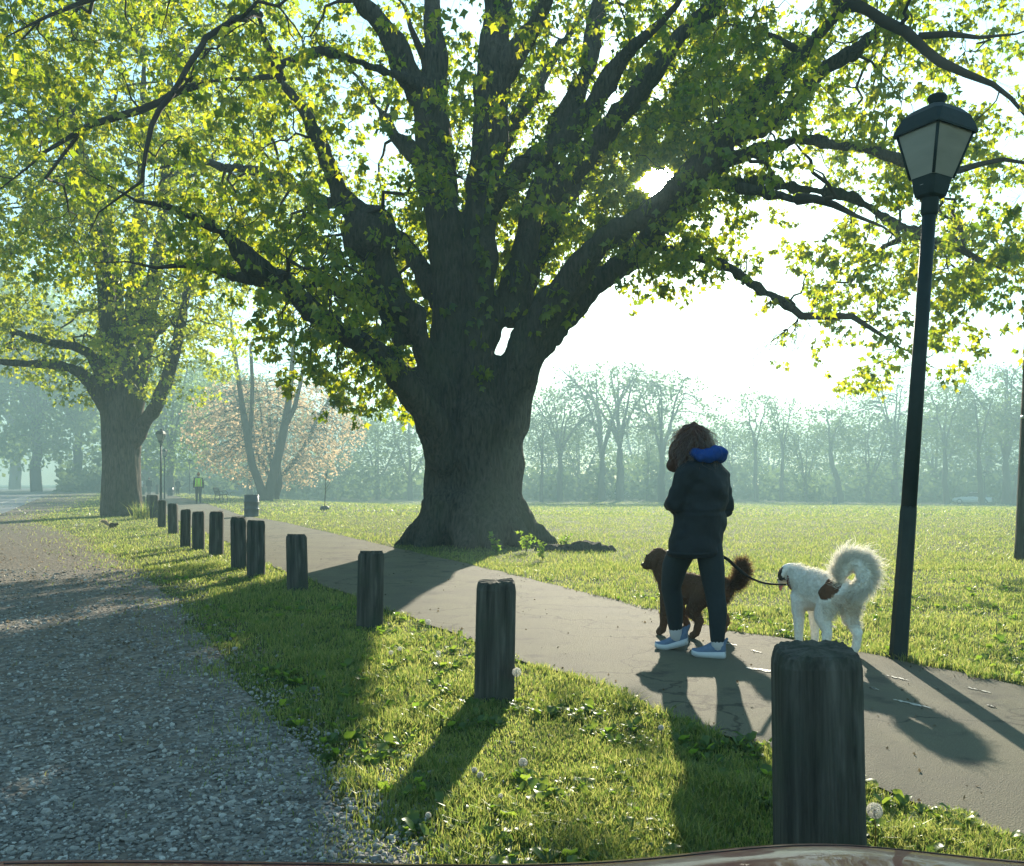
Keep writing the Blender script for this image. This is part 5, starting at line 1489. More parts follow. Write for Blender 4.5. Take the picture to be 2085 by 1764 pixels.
def woman():
    X0, Y0 = 1.296, 6.05
    r = thing('person', 'woman in long dark jacket and blue hood walking away with two dogs', 'person', (X0, Y0, 0))
    f = Vector((-.75, .66, 0)); rt = Vector((.66, .75, 0))      # facing, her right
    hip = Vector((.0, 0, .80)); 
    hL, hR = hip - rt * .08 + Vector((.0, 0, 0)), hip + rt * .08
    # her right leg steps ahead (far foot), the left one carries her (near foot)
    kR, aR = Vector((-.165, .13, .46)), Vector((-.118, .17, .115))
    kL, aL = Vector((.105, -.06, .44)), Vector((.115, -.10, .095))
    hR = Vector((-.095, .06, .78)); hL = Vector((.09, -.03, .78))
    sL, sR = Vector((-.105, -.12, 1.30)), Vector((.165, .115, 1.31))
    eL, eR = Vector((-.175, -.10, 1.065)), Vector((.205, .10, 1.03))
    wL, wR = Vector((-.15, .12, 1.06)), Vector((.03, .27, .90))
    head = Vector((-.035, .02, 1.475))
    look = Vector((-.8, .52, -.28)).normalized()
    mb = MB()
    mb.chain([hR + Vector((.03, 0, 0)), kR, aR], [.062, .050, .036]); mb.chain([hL + Vector((-.03, 0, 0)), kL, aL], [.062, .050, .036])
    mb.loft([((0, .0, .74), .125, .09, rt), ((0, .01, .85), .14, .10, rt), ((.01, .01, 1.0), .125, .09, rt), ((.02, .01, 1.18), .14, .10, rt), ((.03, 0, 1.28), .13, .075, rt), ((.02, 0, 1.35), .06, .055, rt)])
    mb.chain([(.025, 0, 1.30), (.0, .005, 1.41)], [.06, .052])
    mb.chain([sL + Vector((.03, .02, -.05)), eL, wL], [.036, .036, .027]); mb.chain([sR + Vector((-.03, -.02, -.05)), eR, wR], [.036, .036, .027])
    hand_blob(mb, wL, (.55, .6, .1), (.3, .5, -.5)); hand_blob(mb, wR, (-.3, .3, -.8), (-.6, -.3, -.4), 1, .9)
    # head with brow, nose, mouth, chin and ears
    u = look.cross(Vector((0, 0, 1))).normalized(); up = u.cross(look)
    R = Matrix((u, look, up)).transposed()
    mb.ball(head, (.072, .092, .105), R); mb.ball(head + look * .02 - up * .055, (.058, .070, .062), R)
    mb.cone(head + look * .088 + up * .012, .010, head + look * .108 - up * .022, .014, 8)
    mb.ball(head + look * .082 - up * .060, (.024, .014, .010), R); mb.ball(head + look * .070 - up * .098, (.024, .022, .018), R)
    for s in (-1, 1):
        mb.ball(head + u * s * .075 - up * .01, (.012, .022, .032), R); mb.ball(head + u * s * .032 + look * .078 + up * .028, (.024, .016, .010), R)
    body = link('body', mb.fused('body', .009, 3), M['skin'], r)
    for s in (-1, 1): MB().ball(head + u * s * .032 + look * .083 + up * .012, .0125, k=10, n=7).build('eye', M['eye'], body)
    MB().ball(head + look * .094 - up * .060, (.021, .008, .007), R, 10, 6).build('mouth', M['lip'], body)
    # leggings
    mb = MB(); mb.chain([hR + Vector((.02, 0, -.02)), hR.lerp(kR, .5) + Vector((-.01, 0, 0)), kR, kR.lerp(aR, .35) + Vector((.008, 0, 0)), kR.lerp(aR, .84)], [.095, .092, .072, .069, .052])
    mb.chain([hL + Vector((-.02, 0, -.02)), hL.lerp(kL, .5) + Vector((-.01, 0, 0)), kL, kL.lerp(aL, .35) + Vector((.01, -.01, 0)), kL.lerp(aL, .92)], [.095, .090, .070, .067, .050])
    mb.loft([((0, .01, .70), .15, .11, rt), ((0, .01, .88), .17, .125, rt)])
    link('leggings', mb.fused('leggings', .012, 3), M['leggings'], r)
    # jacket: torso shell, hem, sleeves with creases
    mb = MB()
    mb.loft([((-.02, .01, .690), .215, .175, rt), ((-.015, .01, .72), .226, .180, rt), ((.0, .01, .85), .222, .176, rt), ((.02, .01, 1.0), .205, .165, rt), ((.035, .005, 1.15), .205, .160, rt), ((.040, 0, 1.27), .195, .14, rt), ((.03, 0, 1.34), .16, .115, rt), ((.02, 0, 1.39), .105, .095, rt), ((.01, 0, 1.42), .085, .08, rt)], 28)
    mb.chain([sL + Vector((.02, 0, -.02)), eL, eL.lerp(wL, .5) + Vector((-.01, 0, -.01)), wL], [.082, .073, .064, .050]); mb.chain([sR + Vector((-.02, 0, -.02)), eR, eR.lerp(wR, .5), wR], [.082, .073, .062, .048])
    me = mb.fused('jacket', .011, 5)
    displace(me, lambda co, no: (vn3(co * np.array([6, 6, 12]), 2) - .5) * .034 + (vn3(co * np.array([18, 18, 26]), 3) - .5) * .014 + np.where(np.abs(co[:, 2] - 1.0) < .008, -.006, 0))
    jk = link('jacket', me, M['jacket'], r)
    mb = MB(); mb.loft([((-.02, .01, .706), .2245, .181, rt), ((-.018, .01, .73), .2285, .184, rt)], 28); mb.build('hem', M['jacket'], jk)
    # blue hood bunched behind the neck
    mb = MB()
    c = Vector((.055, -.035, 1.395))
    for i in range(9):
        a = math.pi * (-.25 + 1.35 * i / 8)
        d = rt * math.cos(a) * .115 - f * math.sin(a) * .085
        q = c + d * 1.0 + Vector((0, 0, .012 * math.sin(i * 1.7)))
        mb.ball(q, (.052, .052, .042 + .014 * math.sin(a)))
    mb.ball(c + Vector((.06, -.03, .012)), (.085, .07, .05)); mb.ball(c + Vector((-.02, -.05, -.005)), (.10, .05, .04))
    me = mb.fused('hood', .009, 3); displace(me, lambda co, no: (vn3(co * 26, 2) - .5) * .012)
    link('hood', me, M['hood_blue'], r)
    # hair: a mass to the shoulders, curls flicked out both sides, loose strands
    mb = MB()
    mb.ball(head + Vector((.005, -.012, .028)), (.112, .112, .118)); mb.ball(head + Vector((-.045, -.055, -.06)), (.095, .08, .10)); mb.ball(head + Vector((-.105, -.035, -.07)), (.068, .065, .105))
    mb.ball(head + Vector((-.128, -.03, -.145)), (.050, .05, .055)); mb.ball(head + Vector((-.075, -.06, -.14)), (.06, .05, .055)); mb.ball(head + Vector((.065, -.045, -.045)), (.062, .06, .06))
    mb.cone(head + Vector((.08, -.035, -.02)), .045, head + Vector((.150, -.03, -.03)), .024, 10); mb.ball(head + Vector((.02, -.075, -.06)), (.09, .055, .07)); mb.ball(head + Vector((-.085, .02, -.055)), (.06, .06, .10)); mb.ball(head + Vector((-.06, -.06, -.115)), (.075, .06, .06)); mb.ball(head + Vector((-.088, -.045, -.135)), (.058, .05, .055)); mb.ball(head + Vector((-.095, .03, -.115)), (.05, .05, .06))
    me = mb.fused('hair', .008, 3); displace(me, lambda co, no: (vn3(co * np.array([30, 30, 16]), 2) - .5) * .026)
    hair = link('hair', me, M['hair_mass'], r)
    rg = np.random.default_rng(4)
    co = np.array([v.co[:] for v in me.vertices]); no = np.array([v.normal[:] for v in me.vertices])
    i = rg.integers(len(co), size=5200); i = i[(co[i] - np.array(head))@np.array(look) < .07]
    d = no[i] * .28 + np.array([0, 0, -1.0]) + np.stack([np.sign(co[i][:, 0] - head.x) * .22, 0 * i, 0 * i], 1)
    V, F = hair_tris(co[i], d, .11, .0020, rg, .3)
    link('loose_hair', mesh_np('loose_hair', V, F), M['hair'], hair, kind='stuff')
    # socks and shoes
    for ank, kne, toe, heel, lift in ((aR, kR, Vector((-.255, .24, 0)), Vector((-.040, .155, 0)), .045), (aL, kL, Vector((-.045, -.03, 0)), Vector((.165, -.115, 0)), 0.0)):
        mb = MB(); mb.chain([ank.lerp(kne, .34 if lift else .24), ank.lerp(kne, .12), ank + Vector((0, 0, -.01))], [.049, .048, .044], 12); mb.build('sock', M['sock'], r)
        ax = (toe - heel); L = ax.length; ax.normalize(); sd = Vector((-ax.y, ax.x, 0)); n = 12; rs = []; so = []
        for k in range(n + 1):
            t = k / n; x = heel + ax * (L * t)
            w = .030 + .016 * math.sin(min(1, t * 1.25) * math.pi * .75) if t < .96 else .026
            w *= (.72 if k == 0 else 1)
            top = .098 * (1 - t) ** .7 + .044 if t < .4 else .044 + .068 * (1 - (t - .4) / .6) ** 1.3
            top *= (.9 if k == 0 else 1)
            lz = lift * max(0, 1 - t / .62) + .012 * max(0, t - .8) / .2
            b = .022
            rs.append([x + sd * w * math.cos(a) * (1.0 if math.sin(a) < .4 else .72) + Vector((0, 0, lz + b + (top - b) * (.5 + .5 * math.sin(a)))) for a in np.linspace(0, 2 * math.pi, 15)[:-1]])
            ws = w * 1.14
            so.append([x + sd * s * ws + Vector((0, 0, lz + z)) for s, z in ((-.92, .002), (-1.05, .02), (-1.0, .036 + .012 * (1 - t)), (1.0, .036 + .012 * (1 - t)), (1.05, .02), (.92, .002))])
        sh = MB().rings(rs).build('shoe', M['shoe'], r)
        MB().rings(so).build('sole', M['sole'], sh)
        hp = heel + Vector((0, 0, lift)); MB().chain([hp + ax * .012 + Vector((0, 0, .10)), hp - ax * .010 + Vector((0, 0, .135))], [.017, .009], 8).build('heel_tab', M['shoe'], sh)
    return Vector((X0, Y0, 0)) + wR + Vector((-.02, .03, -.07))
LEASH_HAND = woman()

# ------------------------------------------------------------------ dogs
def m_coat(name, rough=.85):
    n = N(name)
    a = n.n('Attribute', attribute_name='tint')
    f = n.noise(n.coords((1, 1, 1)), 70.0, 4, .7)
    col = n.mix(a.outputs['Color'], (0.5, 0.5, 0.5), 0.0)
    v = n.ramp(f, [(.25, .72), (.75, 1.15)])
    col = n.mix(col, v, 1.0, 'MULTIPLY')
    n.bsdf(col, rough, .15, n.bump(f, .5, .008))
    return n.m
M['coat'] = m_coat('dog_coat')
M['fur_white'] = m_leaf('white_fur', [(.66, .64, .58), (.80, .78, .72)], [(.70, .66, .56), (.84, .80, .70)], .02, .4, .45)
M['fur_brown'] = m_leaf('brown_fur', [(.05, .026, .014), (.085, .045, .024)], [(.15, .08, .04), (.24, .14, .07)], .03, .4, .45)
M['collar'] = m_plain('dog_collar', (.10, .02, .02), .6, .3)
M['nose'] = m_plain('dog_nose', (.012, .011, .011), .35, .5)
M['tongue'] = m_plain('dog_tongue', (.45, .16, .15), .45, .4)

def dog(name_label, loc, f, pts, tint, coat_fur, tail, tail_r, head_p, muzzle, ears, legs, body_secs, tail_fur, ruff, seed, collar_at, tongue=None, stretch=1.0):
    rg = np.random.default_rng(seed)
    r = thing('dog', name_label, 'dog', loc)
    f = Vector((*f, 0)).normalized(); s = Vector((f.y, -f.x, 0))      # forward, dog's right
    def W(a, b, h): return f * (a * stretch) + s * b + Vector((0, 0, h))
    mb = MB()
    mb.loft([(W(a, 0, h), ry, rz, s) for a, h, ry, rz in ()] or [], 4) if False else None
    for i in range(len(body_secs) - 1):
        a0, h0, w0, z0 = body_secs[i]; a1, h1, w1, z1 = body_secs[i + 1]
        for t in (0, .5):
            a = a0 + (a1 - a0) * t; h = h0 + (h1 - h0) * t; w = w0 + (w1 - w0) * t; z = z0 + (z1 - z0) * t
            Rm = Matrix((f, s, Vector((0, 0, 1)))).transposed()
            mb.ball(W(a, 0, h), (.11, w, z), Rm)
    for leg in legs: mb.chain([W(*p[:3]) for p in leg], [p[3] for p in leg], 12)
    for c in pts: mb.chain([W(*p[:3]) for p in c], [p[3] for p in c], 12)
    me = mb.fused('body', .010, 3)
    displace(me, lambda co, no: (vn3(co * 34, seed) - .5) * .010)
    inv = Matrix((f, s, Vector((0, 0, 1))))
    def loc_(co): return np.stack([co @ np.array(f) / stretch, co @ np.array(s), co[:, 2]], 1)
    paint(me, lambda co: tint(loc_(co), co))
    body = link('body', me, M['coat'], r)
    # short fur standing off the coat
    co = np.array([v.co[:] for v in me.vertices]); no = np.array([v.normal[:] for v in me.vertices])
    lc = loc_(co)
    # tail
    tb = MB(); tb.chain([Vector(p) for p in tail], tail_r, 12); tm = tb.fused('tail', .009, 3); paint(tm, lambda c: tint(loc_(c) * np.array([0, 0, 0]) + np.array([-.9, 0, .9]), c))
    tl = link('tail', tm, M['coat'], r)
    tco = np.array([v.co[:] for v in tm.vertices]); tno = np.array([v.normal[:] for v in tm.vertices])
    V, F = tail_fur(tco, tno, rg); link('tail_fur', mesh_np('tail_fur', V, F), coat_fur, tl, kind='stuff')
    V, F = ruff(co, no, lc, rg)
    link('fur', mesh_np('fur', V, F), coat_fur, body, kind='stuff')
    # ears, nose, eyes, collar
    for e in ears:
        eb = MB(); eb.chain([W(*p[:3]) for p in e], [p[3] for p in e], 10); em = eb.fused('ear', .006, 2); paint(em, lambda c: tint(loc_(c), c)); link('ear', em, M['coat'], r)
    MB().ball(W(*muzzle[:3]), (.017, .017, .014), k=10, n=7).build('nose', M['nose'], r)
    for b in (-1, 1): MB().ball(W(head_p[0] + .055, head_p[1] + b * .034, head_p[2] + .022), .010, k=8, n=6).build('eye', M['eye'], r)
    if tongue: MB().chain([W(*p[:3]) for p in tongue], [.013, .015, .009], 8).build('tongue', M['tongue'], r)
    cp, cd, cr = collar_at
    cd = Vector(W(*cd)).normalized(); uu = cd.orthogonal().normalized(); vv = cd.cross(uu)
    cb = MB(); cb.tube([W(*cp) + (uu * math.cos(a) + vv * math.sin(a)) * cr for a in np.linspace(0, 2 * math.pi, 25)], .011, 6, False); cb.build('collar', M['collar'], r)
    return r, W

def white_dog():
    white = np.array([.76, .74, .68]); brown = np.array([.10, .045, .022]); dark = np.array([.03, .022, .018]); tan = np.array([.40, .27, .17]); pink = np.array([.5, .36, .3])
    def tint(l, co):
        c = np.tile(white, (len(co), 1)); n = vn3(co * 9, 3)
        k = ((l[:, 0] + .235) / .085) ** 2 + ((l[:, 2] - .480) / .075) ** 2 + (n - .5) * 1.8 < 1; k &= l[:, 2] > .38
        c[k] = brown
        k2 = (l[:, 0] < -.30) & (l[:, 2] < .44) & (l[:, 2] > .22); c[k2] = c[k2] * .45 + tan * .55
        k3 = (l[:, 0] > .355) & (l[:, 2] > .485 + .04 * (n - .5)) & (l[:, 2] < .585); c[k3] = dark
        k4 = (l[:, 2] < .36) & (l[:, 2] > .24) & (l[:, 0] > -.1) & (l[:, 0] < .16); c[k4] = c[k4] * .75 + pink * .25
        return c
    body = [(-.27, .43, .098, .115), (-.15, .435, .105, .125), (0, .43, .115, .14), (.13, .43, .115, .155), (.24, .445, .095, .125)]
    legs = [[(.19, -.075, .38, .062), (.18, -.085, .22, .040), (.175, -.085, .06, .028), (.20, -.085, .028, .030)],
            [(.20, .075, .38, .060), (.21, .085, .22, .038), (.19, .085, .06, .027), (.215, .085, .028, .030)],
            [(-.22, -.07, .42, .095), (-.13, -.085, .27, .064), (-.19, -.085, .165, .036), (-.155, -.085, .055, .028), (-.12, -.085, .028, .031)],
            [(-.27, .07, .42, .092), (-.235, .085, .27, .060), (-.335, .085, .165, .034), (-.31, .085, .055, .027), (-.275, .085, .028, .030)]]
    neck = [[(.22, 0, .48, .100), (.31, -.01, .525, .082), (.375, -.02, .535, .078)], [(.375, -.02, .535, .078), (.42, -.03, .522, .066)], [(.42, -.03, .505, .046), (.465, -.035, .478, .034), (.49, -.035, .468, .028)]]
    ears = [[(.36, -.080, .570, .032), (.375, -.102, .53, .028), (.39, -.10, .49, .014)], [(.36, .045, .570, .032), (.375, .070, .53, .028), (.39, .07, .49, .014)]]
    f = Vector((-.44, .898, 0)); s = Vector((f.y, -f.x, 0))
    b = f * -.32 
    tail = [b + Vector((-.01, 0, .47)), Vector((.175, b.y - .03, .52)), Vector((.186, b.y - .02, .60)), Vector((.160, b.y, .658)), Vector((.118, b.y + .02, .674)), Vector((.078, b.y + .04, .650)), Vector((.055, b.y + .05, .59)), Vector((.055, b.y + .06, .53))]
    tr = [.045, .056, .062, .064, .064, .060, .050, .024]
    def tf(co, no, rg):
        i = rg.integers(len(co), size=7500); cen = np.array([.118, b.y, .56]); out = co[i] - cen; out[:, 1] = 0
        out /= np.linalg.norm(out, axis=1, keepdims=True) + 1e-9
        tang = np.stack([out[:, 2], 0 * out[:, 0], -out[:, 0]], 1)
        outer = (no[i] * out).sum(1)
        lump = vn3(co[i] * 45, 7)
        d = no[i] * .45 + out * .45 * (outer > 0)[:, None] + tang * .75 + (lump - .5)[:, None] * np.array([.5, .5, .5])
        L = np.where(outer > .1, .03 + .10 * lump * rg.uniform(.4, 1.2, len(i)), .02)
        return hair_tris(co[i], d, L, .0030, rg, .25)
    def ruff(co, no, lc, rg):
        k = np.where(((lc[:, 2] > .40) & (lc[:, 0] > -.18)) | ((lc[:, 0] < -.2) & (lc[:, 2] > .2) & (lc[:, 2] < .42)))[0]
        k = k[~(((lc[k, 0] + .225) / .10) ** 2 + ((lc[k, 2] - .475) / .085) ** 2 < 1.2)]; k = k[lc[k, 0] < .34]
        i = rg.choice(k, 4200); d = no[i] * .5 - np.array(f) * .7 + np.array([0, 0, -.15])
        return hair_tris(co[i], d, .034, .0026, rg, .2)
    r, W = dog('white long-haired dog with brown rump patch and plumed curled tail', (2.20, 6.17, 0), (f.x, f.y), neck, tint, M['fur_white'], tail, tr, (.40, -.02, .535), (.515, -.035, .474), ears, legs, body, tf, ruff, 15, ((.315, -.01, .495), (.93, 0, .05), .079),
               [(.46, -.035, .45), (.485, -.04, .43), (.49, -.04, .405)], .74)
    return Vector((2.20, 6.17, 0)) + W(.335, -.075, .455) + Vector((-.01, 0, 0))
COLLAR = white_dog()

def brown_dog():
    base = np.array([.065, .032, .018]); lite = np.array([.13, .068, .036])
    def tint(l, co):
        n = vn3(co * 7, 5); c = base[None] * (1 - n[:, None]) + lite[None] * n[:, None] * .9
        k = (l[:, 2] < .16); c[k] = c[k] * .5 + lite * .5
        return c
    f = Vector((-.82, .57, 0)).normalized()
    body = [(-.28, .385, .085, .105), (-.15, .375, .09, .105), (0, .375, .10, .125), (.13, .38, .105, .145), (.23, .395, .09, .12)]
    legs = [[(.18, -.07, .34, .060), (.20, -.08, .19, .040), (.215, -.08, .06, .030), (.25, -.08, .026, .032)],
            [(.20, .07, .34, .058), (.12, .08, .19, .038), (.06, .08, .07, .028), (.09, .08, .028, .030)],
            [(-.18, -.065, .36, .088), (-.06, -.08, .22, .055), (-.13, -.08, .14, .034), (-.10, -.08, .05, .028), (-.065, -.08, .026, .031)],
            [(-.27, .065, .36, .085), (-.21, .08, .22, .054), (-.30, .08, .14, .034), (-.27, .08, .05, .028), (-.235, .08, .026, .031)]]
    neck = [[(.21, 0, .45, .098), (.27, -.01, .55, .084), (.29, -.02, .60, .086)], [(.29, -.02, .595, .088), (.34, -.03, .58, .072)], [(.34, -.03, .565, .052), (.385, -.04, .545, .042), (.405, -.04, .54, .036)]]
    ears = [[(.27, -.075, .625, .028), (.285, -.100, .58, .026), (.295, -.095, .53, .014)], [(.27, .045, .625, .028), (.285, .07, .58, .026), (.295, .065, .53, .014)]]
    b = f * -.33
    tail = [b + Vector((0, 0, .42)), Vector((.335, b.y, .455)), Vector((.365, b.y - .01, .52)), Vector((.352, b.y - .01, .575)), Vector((.325, b.y, .585))]
    tr = [.030, .036, .042, .040, .018]
    def tf(co, no, rg):
        i = rg.integers(len(co), size=3000); return hair_tris(co[i], no[i] * .8 + np.array([.25, 0, .05]), .055, .0028, rg, .2)
    def ruff(co, no, lc, rg):
        k = np.where((lc[:, 0] < -.2) | (lc[:, 2] > .42) | (lc[:, 2] < .3))[0]; k = k[lc[k, 2] > .12]
        i = rg.choice(k, 3600); d = no[i] * .5 - np.array(f) * .5 + np.array([0, 0, -.45])
        return hair_tris(co[i], d, .030, .0024, rg, .2)
    dog('brown dog standing behind the legs of the woman, bushy tail raised', (1.39, 6.78, 0), (f.x, f.y), neck, tint, M['fur_brown'], tail, tr, (.335, -.02, .60), (.438, -.04, .545), ears, legs, body, tf, ruff, 17, ((.25, -.005, .515), (.55, 0, .8), .078), None, .88)
brown_dog()

def leash():
    a = LEASH_HAND; b = COLLAR
    mid = Vector((1.296 + .21, 6.05 - .02, .665))
    pts = []
    for i in range(7): t = i / 6; pts.append(a.lerp(mid, t) + Vector((.02 * math.sin(t * 3.1), 0, -.02 * math.sin(t * 3.14))))
    for i in range(1, 19): t = i / 18; pts.append(mid.lerp(b, t) + Vector((0, 0, -.075 * math.sin(t * math.pi) * (1 - .35 * t))))
    rs = []
    for i, p in enumerate(pts):
        t = (pts[min(i + 1, len(pts) - 1)] - pts[max(i - 1, 0)]).normalized(); sd = t.cross(Vector((0, 1, .25))).normalized(); n = t.cross(sd)
        w = .011 if i < 12 else .0075
        rs.append([p + sd * w + n * .0018, p - sd * w + n * .0018, p - sd * w - n * .0018, p + sd * w - n * .0018])
    r = thing('leash', 'black webbing leash stretched from the woman to the white dog', 'leash', tuple(mid))
    off = Vector(mid)
    MB().rings([[q - off for q in ring] for ring in rs]).build('strap', M['leash'], r)
    MB().chain([b - off, b - off + Vector((.02, 0, -.004))], [.009, .006], 8).build('clip', M['steel'], r)
leash()

# ------------------------------------------------------------------ other walkers on the path
M['vest'] = m_plain('yellow_green_vest', (.55, .95, .05), .7, .2, var=.08)
M['orange'] = m_plain('orange_stripe', (.62, .22, .08), .7, .2, var=.05)
M['brownhat'] = m_plain('rust_hat', (.22, .07, .03), .9, .1, var=.2)
M['navy'] = m_plain('dark_clothes', (.025, .032, .042), .8, .2, var=.2)
M['whiteshirt'] = m_plain('white_top', (.55, .55, .54), .8, .2, var=.06)
M['greytrousers'] = m_plain('grey_trousers', (.07, .07, .075), .85, .2, var=.15)
def walker(label, px, Y, H, top, trousers, step, extra=None, rz=.45, hatmat=None):
    x = (px - CX) / FPX * Y
    r = thing('person', label, 'person', (x, Y, gz(x, Y)), rz)
    k = H / 1.78
    def V_(a, b, c): return Vector((a * k, b * k, c * k))
    hips = [V_(-.09, 0, .92), V_(.09, 0, .92)]
    kn = [V_(-.09, .10 * step, .50), V_(.09, -.04 * step, .49)]
    an = [V_(-.08, .16 * step, .09), V_(.08, -.22 * step, .13)]
    sh = [V_(-.19, 0, 1.44), V_(.19, 0, 1.44)]; el = [V_(-.25, -.03, 1.16), V_(.25, -.03, 1.16)]; wr = [V_(-.24, .08, .92), V_(.25, .03, .90)]
    mb = MB()
    for i in (0, 1):
        mb.chain([hips[i], kn[i], an[i]], [.085 * k, .058 * k, .04 * k], 10); mb.chain([an[i] + V_(0, -.04, -.05), an[i] + V_(0, .14, -.06)], [.04 * k, .033 * k], 8)
        mb.chain([sh[i], el[i], wr[i]], [.05 * k, .04 * k, .03 * k], 10); hand_blob(mb, wr[i], (0, .15, -1), (1 - 2 * i, 0, 0), k, .35)
    mb.loft([(V_(0, 0, .88), .15 * k, .11 * k, (1, 0)), (V_(0, 0, 1.1), .14 * k, .10 * k, (1, 0)), (V_(0, 0, 1.35), .18 * k, .11 * k, (1, 0)), (V_(0, 0, 1.48), .11 * k, .07 * k, (1, 0))], 14)
    mb.chain([V_(0, 0, 1.46), V_(0, .02, 1.58)], [.055 * k, .05 * k], 10); mb.ball(V_(0, .025, 1.665), (.075 * k, .092 * k, .115 * k)); mb.cone(V_(0, .11, 1.66), .014 * k, V_(0, .135, 1.635), .012 * k, 8)
    link('body', mb.fused('body', .02, 1), M['skin'], r)
    mb = MB()
    for i in (0, 1): mb.chain([hips[i], kn[i], an[i] + V_(0, 0, .02)], [.105 * k, .078 * k, .062 * k], 10)
    mb.loft([(V_(0, 0, .85), .16 * k, .12 * k, (1, 0)), (V_(0, 0, 1.02), .165 * k, .125 * k, (1, 0))], 14)
    link('trousers', mb.fused('trousers', .022, 2), trousers, r)
    mb = MB()
    mb.loft([(V_(0, 0, .90), .185 * k, .145 * k, (1, 0)), (V_(0, 0, 1.12), .18 * k, .14 * k, (1, 0)), (V_(0, 0, 1.36), .215 * k, .145 * k, (1, 0)), (V_(0, 0, 1.48), .14 * k, .10 * k, (1, 0)), (V_(0, 0, 1.54), .075 * k, .07 * k, (1, 0))], 16)
    for i in (0, 1): mb.chain([sh[i], el[i], wr[i] + V_(0, -.01, .03)], [.075 * k, .062 * k, .048 * k], 10)
    link('jacket', mb.fused('jacket', .022, 2), top, r)
    if extra:
        v = MB(); v.loft([(V_(0, 0, .99), .205 * k, .170 * k, (1, 0)), (V_(0, 0, 1.15), .205 * k, .168 * k, (1, 0)), (V_(0, 0, 1.36), .212 * k, .170 * k, (1, 0)), (V_(0, 0, 1.47), .175 * k, .14 * k, (1, 0))], 20); vo = v.build('vest', M['vest'], r)
        for s in (-.10, .10): MB().box(V_(s, -.168, 1.23), (.035 * k, .02 * k, .46 * k)).build('stripe', M['orange'], vo, False)
    hb = MB(); hb.ball(V_(0, .005, 1.70), (.085 * k, .10 * k, .105 * k))
    if hatmat: hb.ball(V_(0, -.01, 1.81), (.03 * k,) * 3)
    hb.build('hat' if hatmat else 'hair', hatmat or M['hair_mass'], r)
    for i in (0, 1): MB().chain([an[i] + V_(0, -.04, -.05), an[i] + V_(0, .15, -.058)], [.045 * k, .036 * k], 8).build('shoe', M['navy'], r)
walker('walker seen from behind in a yellow-green safety vest and rust hat', 404, 50.5, 1.80, M['navy'], M['navy'], .9, True, hatmat=M['brownhat'])
walker('distant walker in dark jacket standing out beside the first small lamp post', 303.5, 82, 1.72, M['navy'], M['greytrousers'], .5)
walker('distant walker in a white top half hidden by the trunk of the verge maple', 285, 84, 1.66, M['whiteshirt'], M['greytrousers'], .6)
walker('distant hazy walker in dark clothes between the drum and the thin lamp', 362, 86, 1.62, M['navy'], M['navy'], .4)

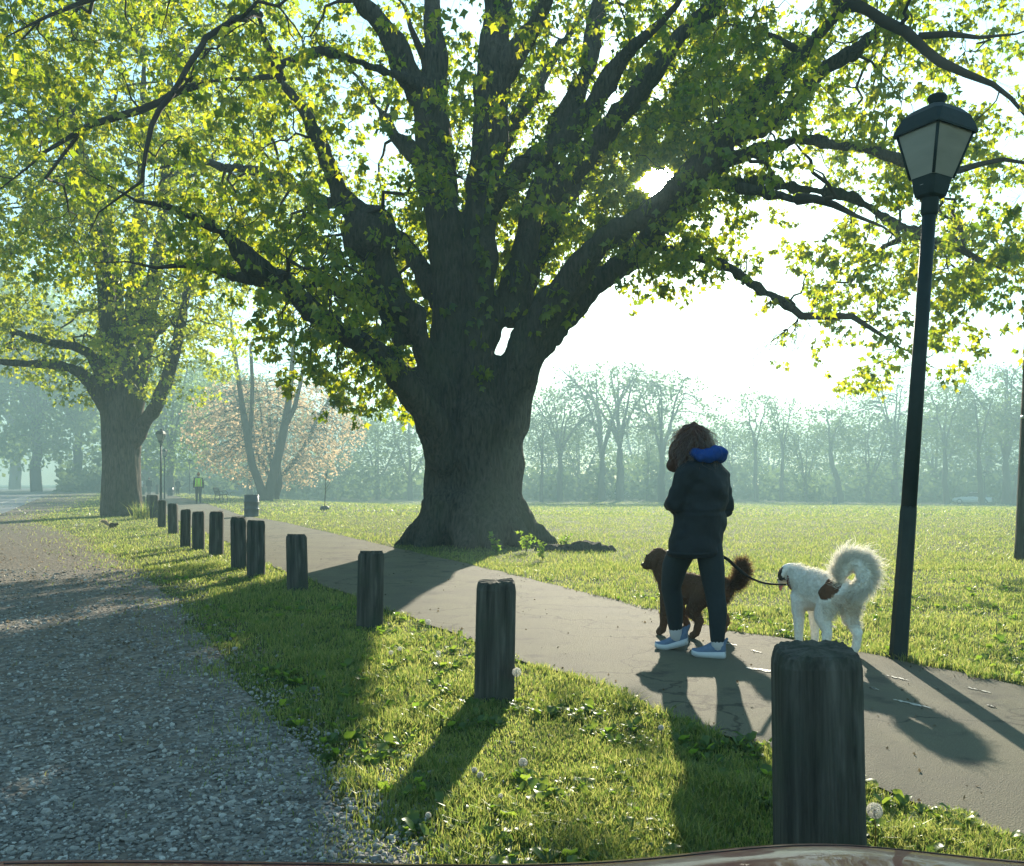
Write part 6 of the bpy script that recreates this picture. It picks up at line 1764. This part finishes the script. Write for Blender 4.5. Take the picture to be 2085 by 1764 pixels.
# ------------------------------------------------------------------ the red car the view is taken from
def m_carpaint():
    n = N('dark_red_car_paint')
    f = n.noise(n.coords(), 30.0, 3)
    b = n.bsdf(n.mix((.15, .018, .014), (.19, .028, .022), f), .4, .15)
    b.inputs['Coat Weight'].default_value = 0.4; b.inputs['Coat Roughness'].default_value = .04
    return n.m
M['carpaint'] = m_carpaint()
def red_car():
    r = thing('car', 'glossy dark red car bonnet along the bottom of the view', 'car', (0, 1.0, 0))
    xs = np.linspace(-.86, .92, 80); ys = np.concatenate([np.linspace(.42, .96, 10), np.linspace(.97, 1.46, 44)])
    X, Y = np.meshgrid(xs, ys)
    zc = .7505 + .026 * np.exp(-((X - .37) / .20) ** 2) + .006 * np.exp(-((X + .5) / .3) ** 2) - .10 * sstep(.70, .94, X) - .10 * sstep(.62, .88, -X)
    Z = zc - .06 * (Y - 1.0) - 2.1 * np.maximum(0, Y - .98) ** 2
    V = np.stack([X, Y - 1.0, Z], -1).reshape(-1, 3); nx = len(xs)
    i = (np.arange(len(ys) - 1)[:, None] * nx + np.arange(nx - 1)).ravel()
    me = mesh_np('bonnet', V, np.stack([i, i + 1, i + nx + 1, i + nx], 1), True)
    o = link('bonnet', me, M['carpaint'], r)
    so = o.modifiers.new('thickness', 'SOLIDIFY'); so.thickness = .012; so.offset = -1
    def surf(x, y):
        z0 = .7505 + .026 * math.exp(-((x - .37) / .20) ** 2) + .006 * math.exp(-((x + .5) / .3) ** 2) - .10 * float(sstep(.70, .94, x)) - .10 * float(sstep(.62, .88, -x))
        return z0 - .06 * (y - 1.0) - 2.1 * max(0, y - .98) ** 2
    MB().tube([(x, 1.035 - 1.0 - .03 * x * x, surf(x, 1.035 - .03 * x * x) - .0004) for x in np.linspace(-.6, .7, 50)], .0016, 6).build('seam', M['rubber'], o)
    for s, x in ((-1, -.88), (1, .94)):
        rs = []
        for y, zt in ((-.58, .62), (-.25, .62), (.08, .58), (.32, .40), (.42, .30)):
            rs.append([Vector((x - s * .03, y, zt)), Vector((x + s * .02, y, zt - .05)), Vector((x + s * .03, y, .25)), Vector((x - s * .04, y, .25))])
        MB().rings(rs).build('wing', M['carpaint'], r)
        w = MB().lathe([(.2, -.1), (.31, -.1), (.325, -.05), (.325, .05), (.31, .1), (.2, .1)], 24, (x - s * .12, -.25, .325), m=Matrix.Rotation(math.pi / 2, 3, 'Y')).build('wheel', M['rubber'], r)
        MB().ball((x - s * .17, .38, .38), (.13, .07, .07)).build('headlight', M['pane'], r)
    MB().rings([[Vector((xx * .9, .40 - .1 * abs(xx) ** 3, z)) for xx in np.linspace(-1, 1, 12)] + [Vector((xx * .9, .50 - .1 * abs(xx) ** 3, z)) for xx in np.linspace(1, -1, 12)] for z in (.16, .20, .25, .29)]).build('bumper', M['carpaint'], r)
red_car()

# ------------------------------------------------------------------ morning haze
def haze():
    n = N('haze_air')
    v = n.n('VolumePrincipled')
    v.inputs['Color'].default_value = HAZE_COLOR
    v.inputs['Density'].default_value = HAZE_DENSITY
    v.inputs['Anisotropy'].default_value = HAZE_ANISO
    n.t.links.new(v.outputs[0], n.out.inputs['Volume'])
    o = MB().box((0, 210, 12.3), (900, 640, 30.4)).build('haze', n.m, smooth=False, kind='stuff', label='pale morning haze filling the park', cat='haze')
haze()
tri = sum(len(m.polygons) for m in bpy.data.meshes)
print('faces in all meshes', tri)
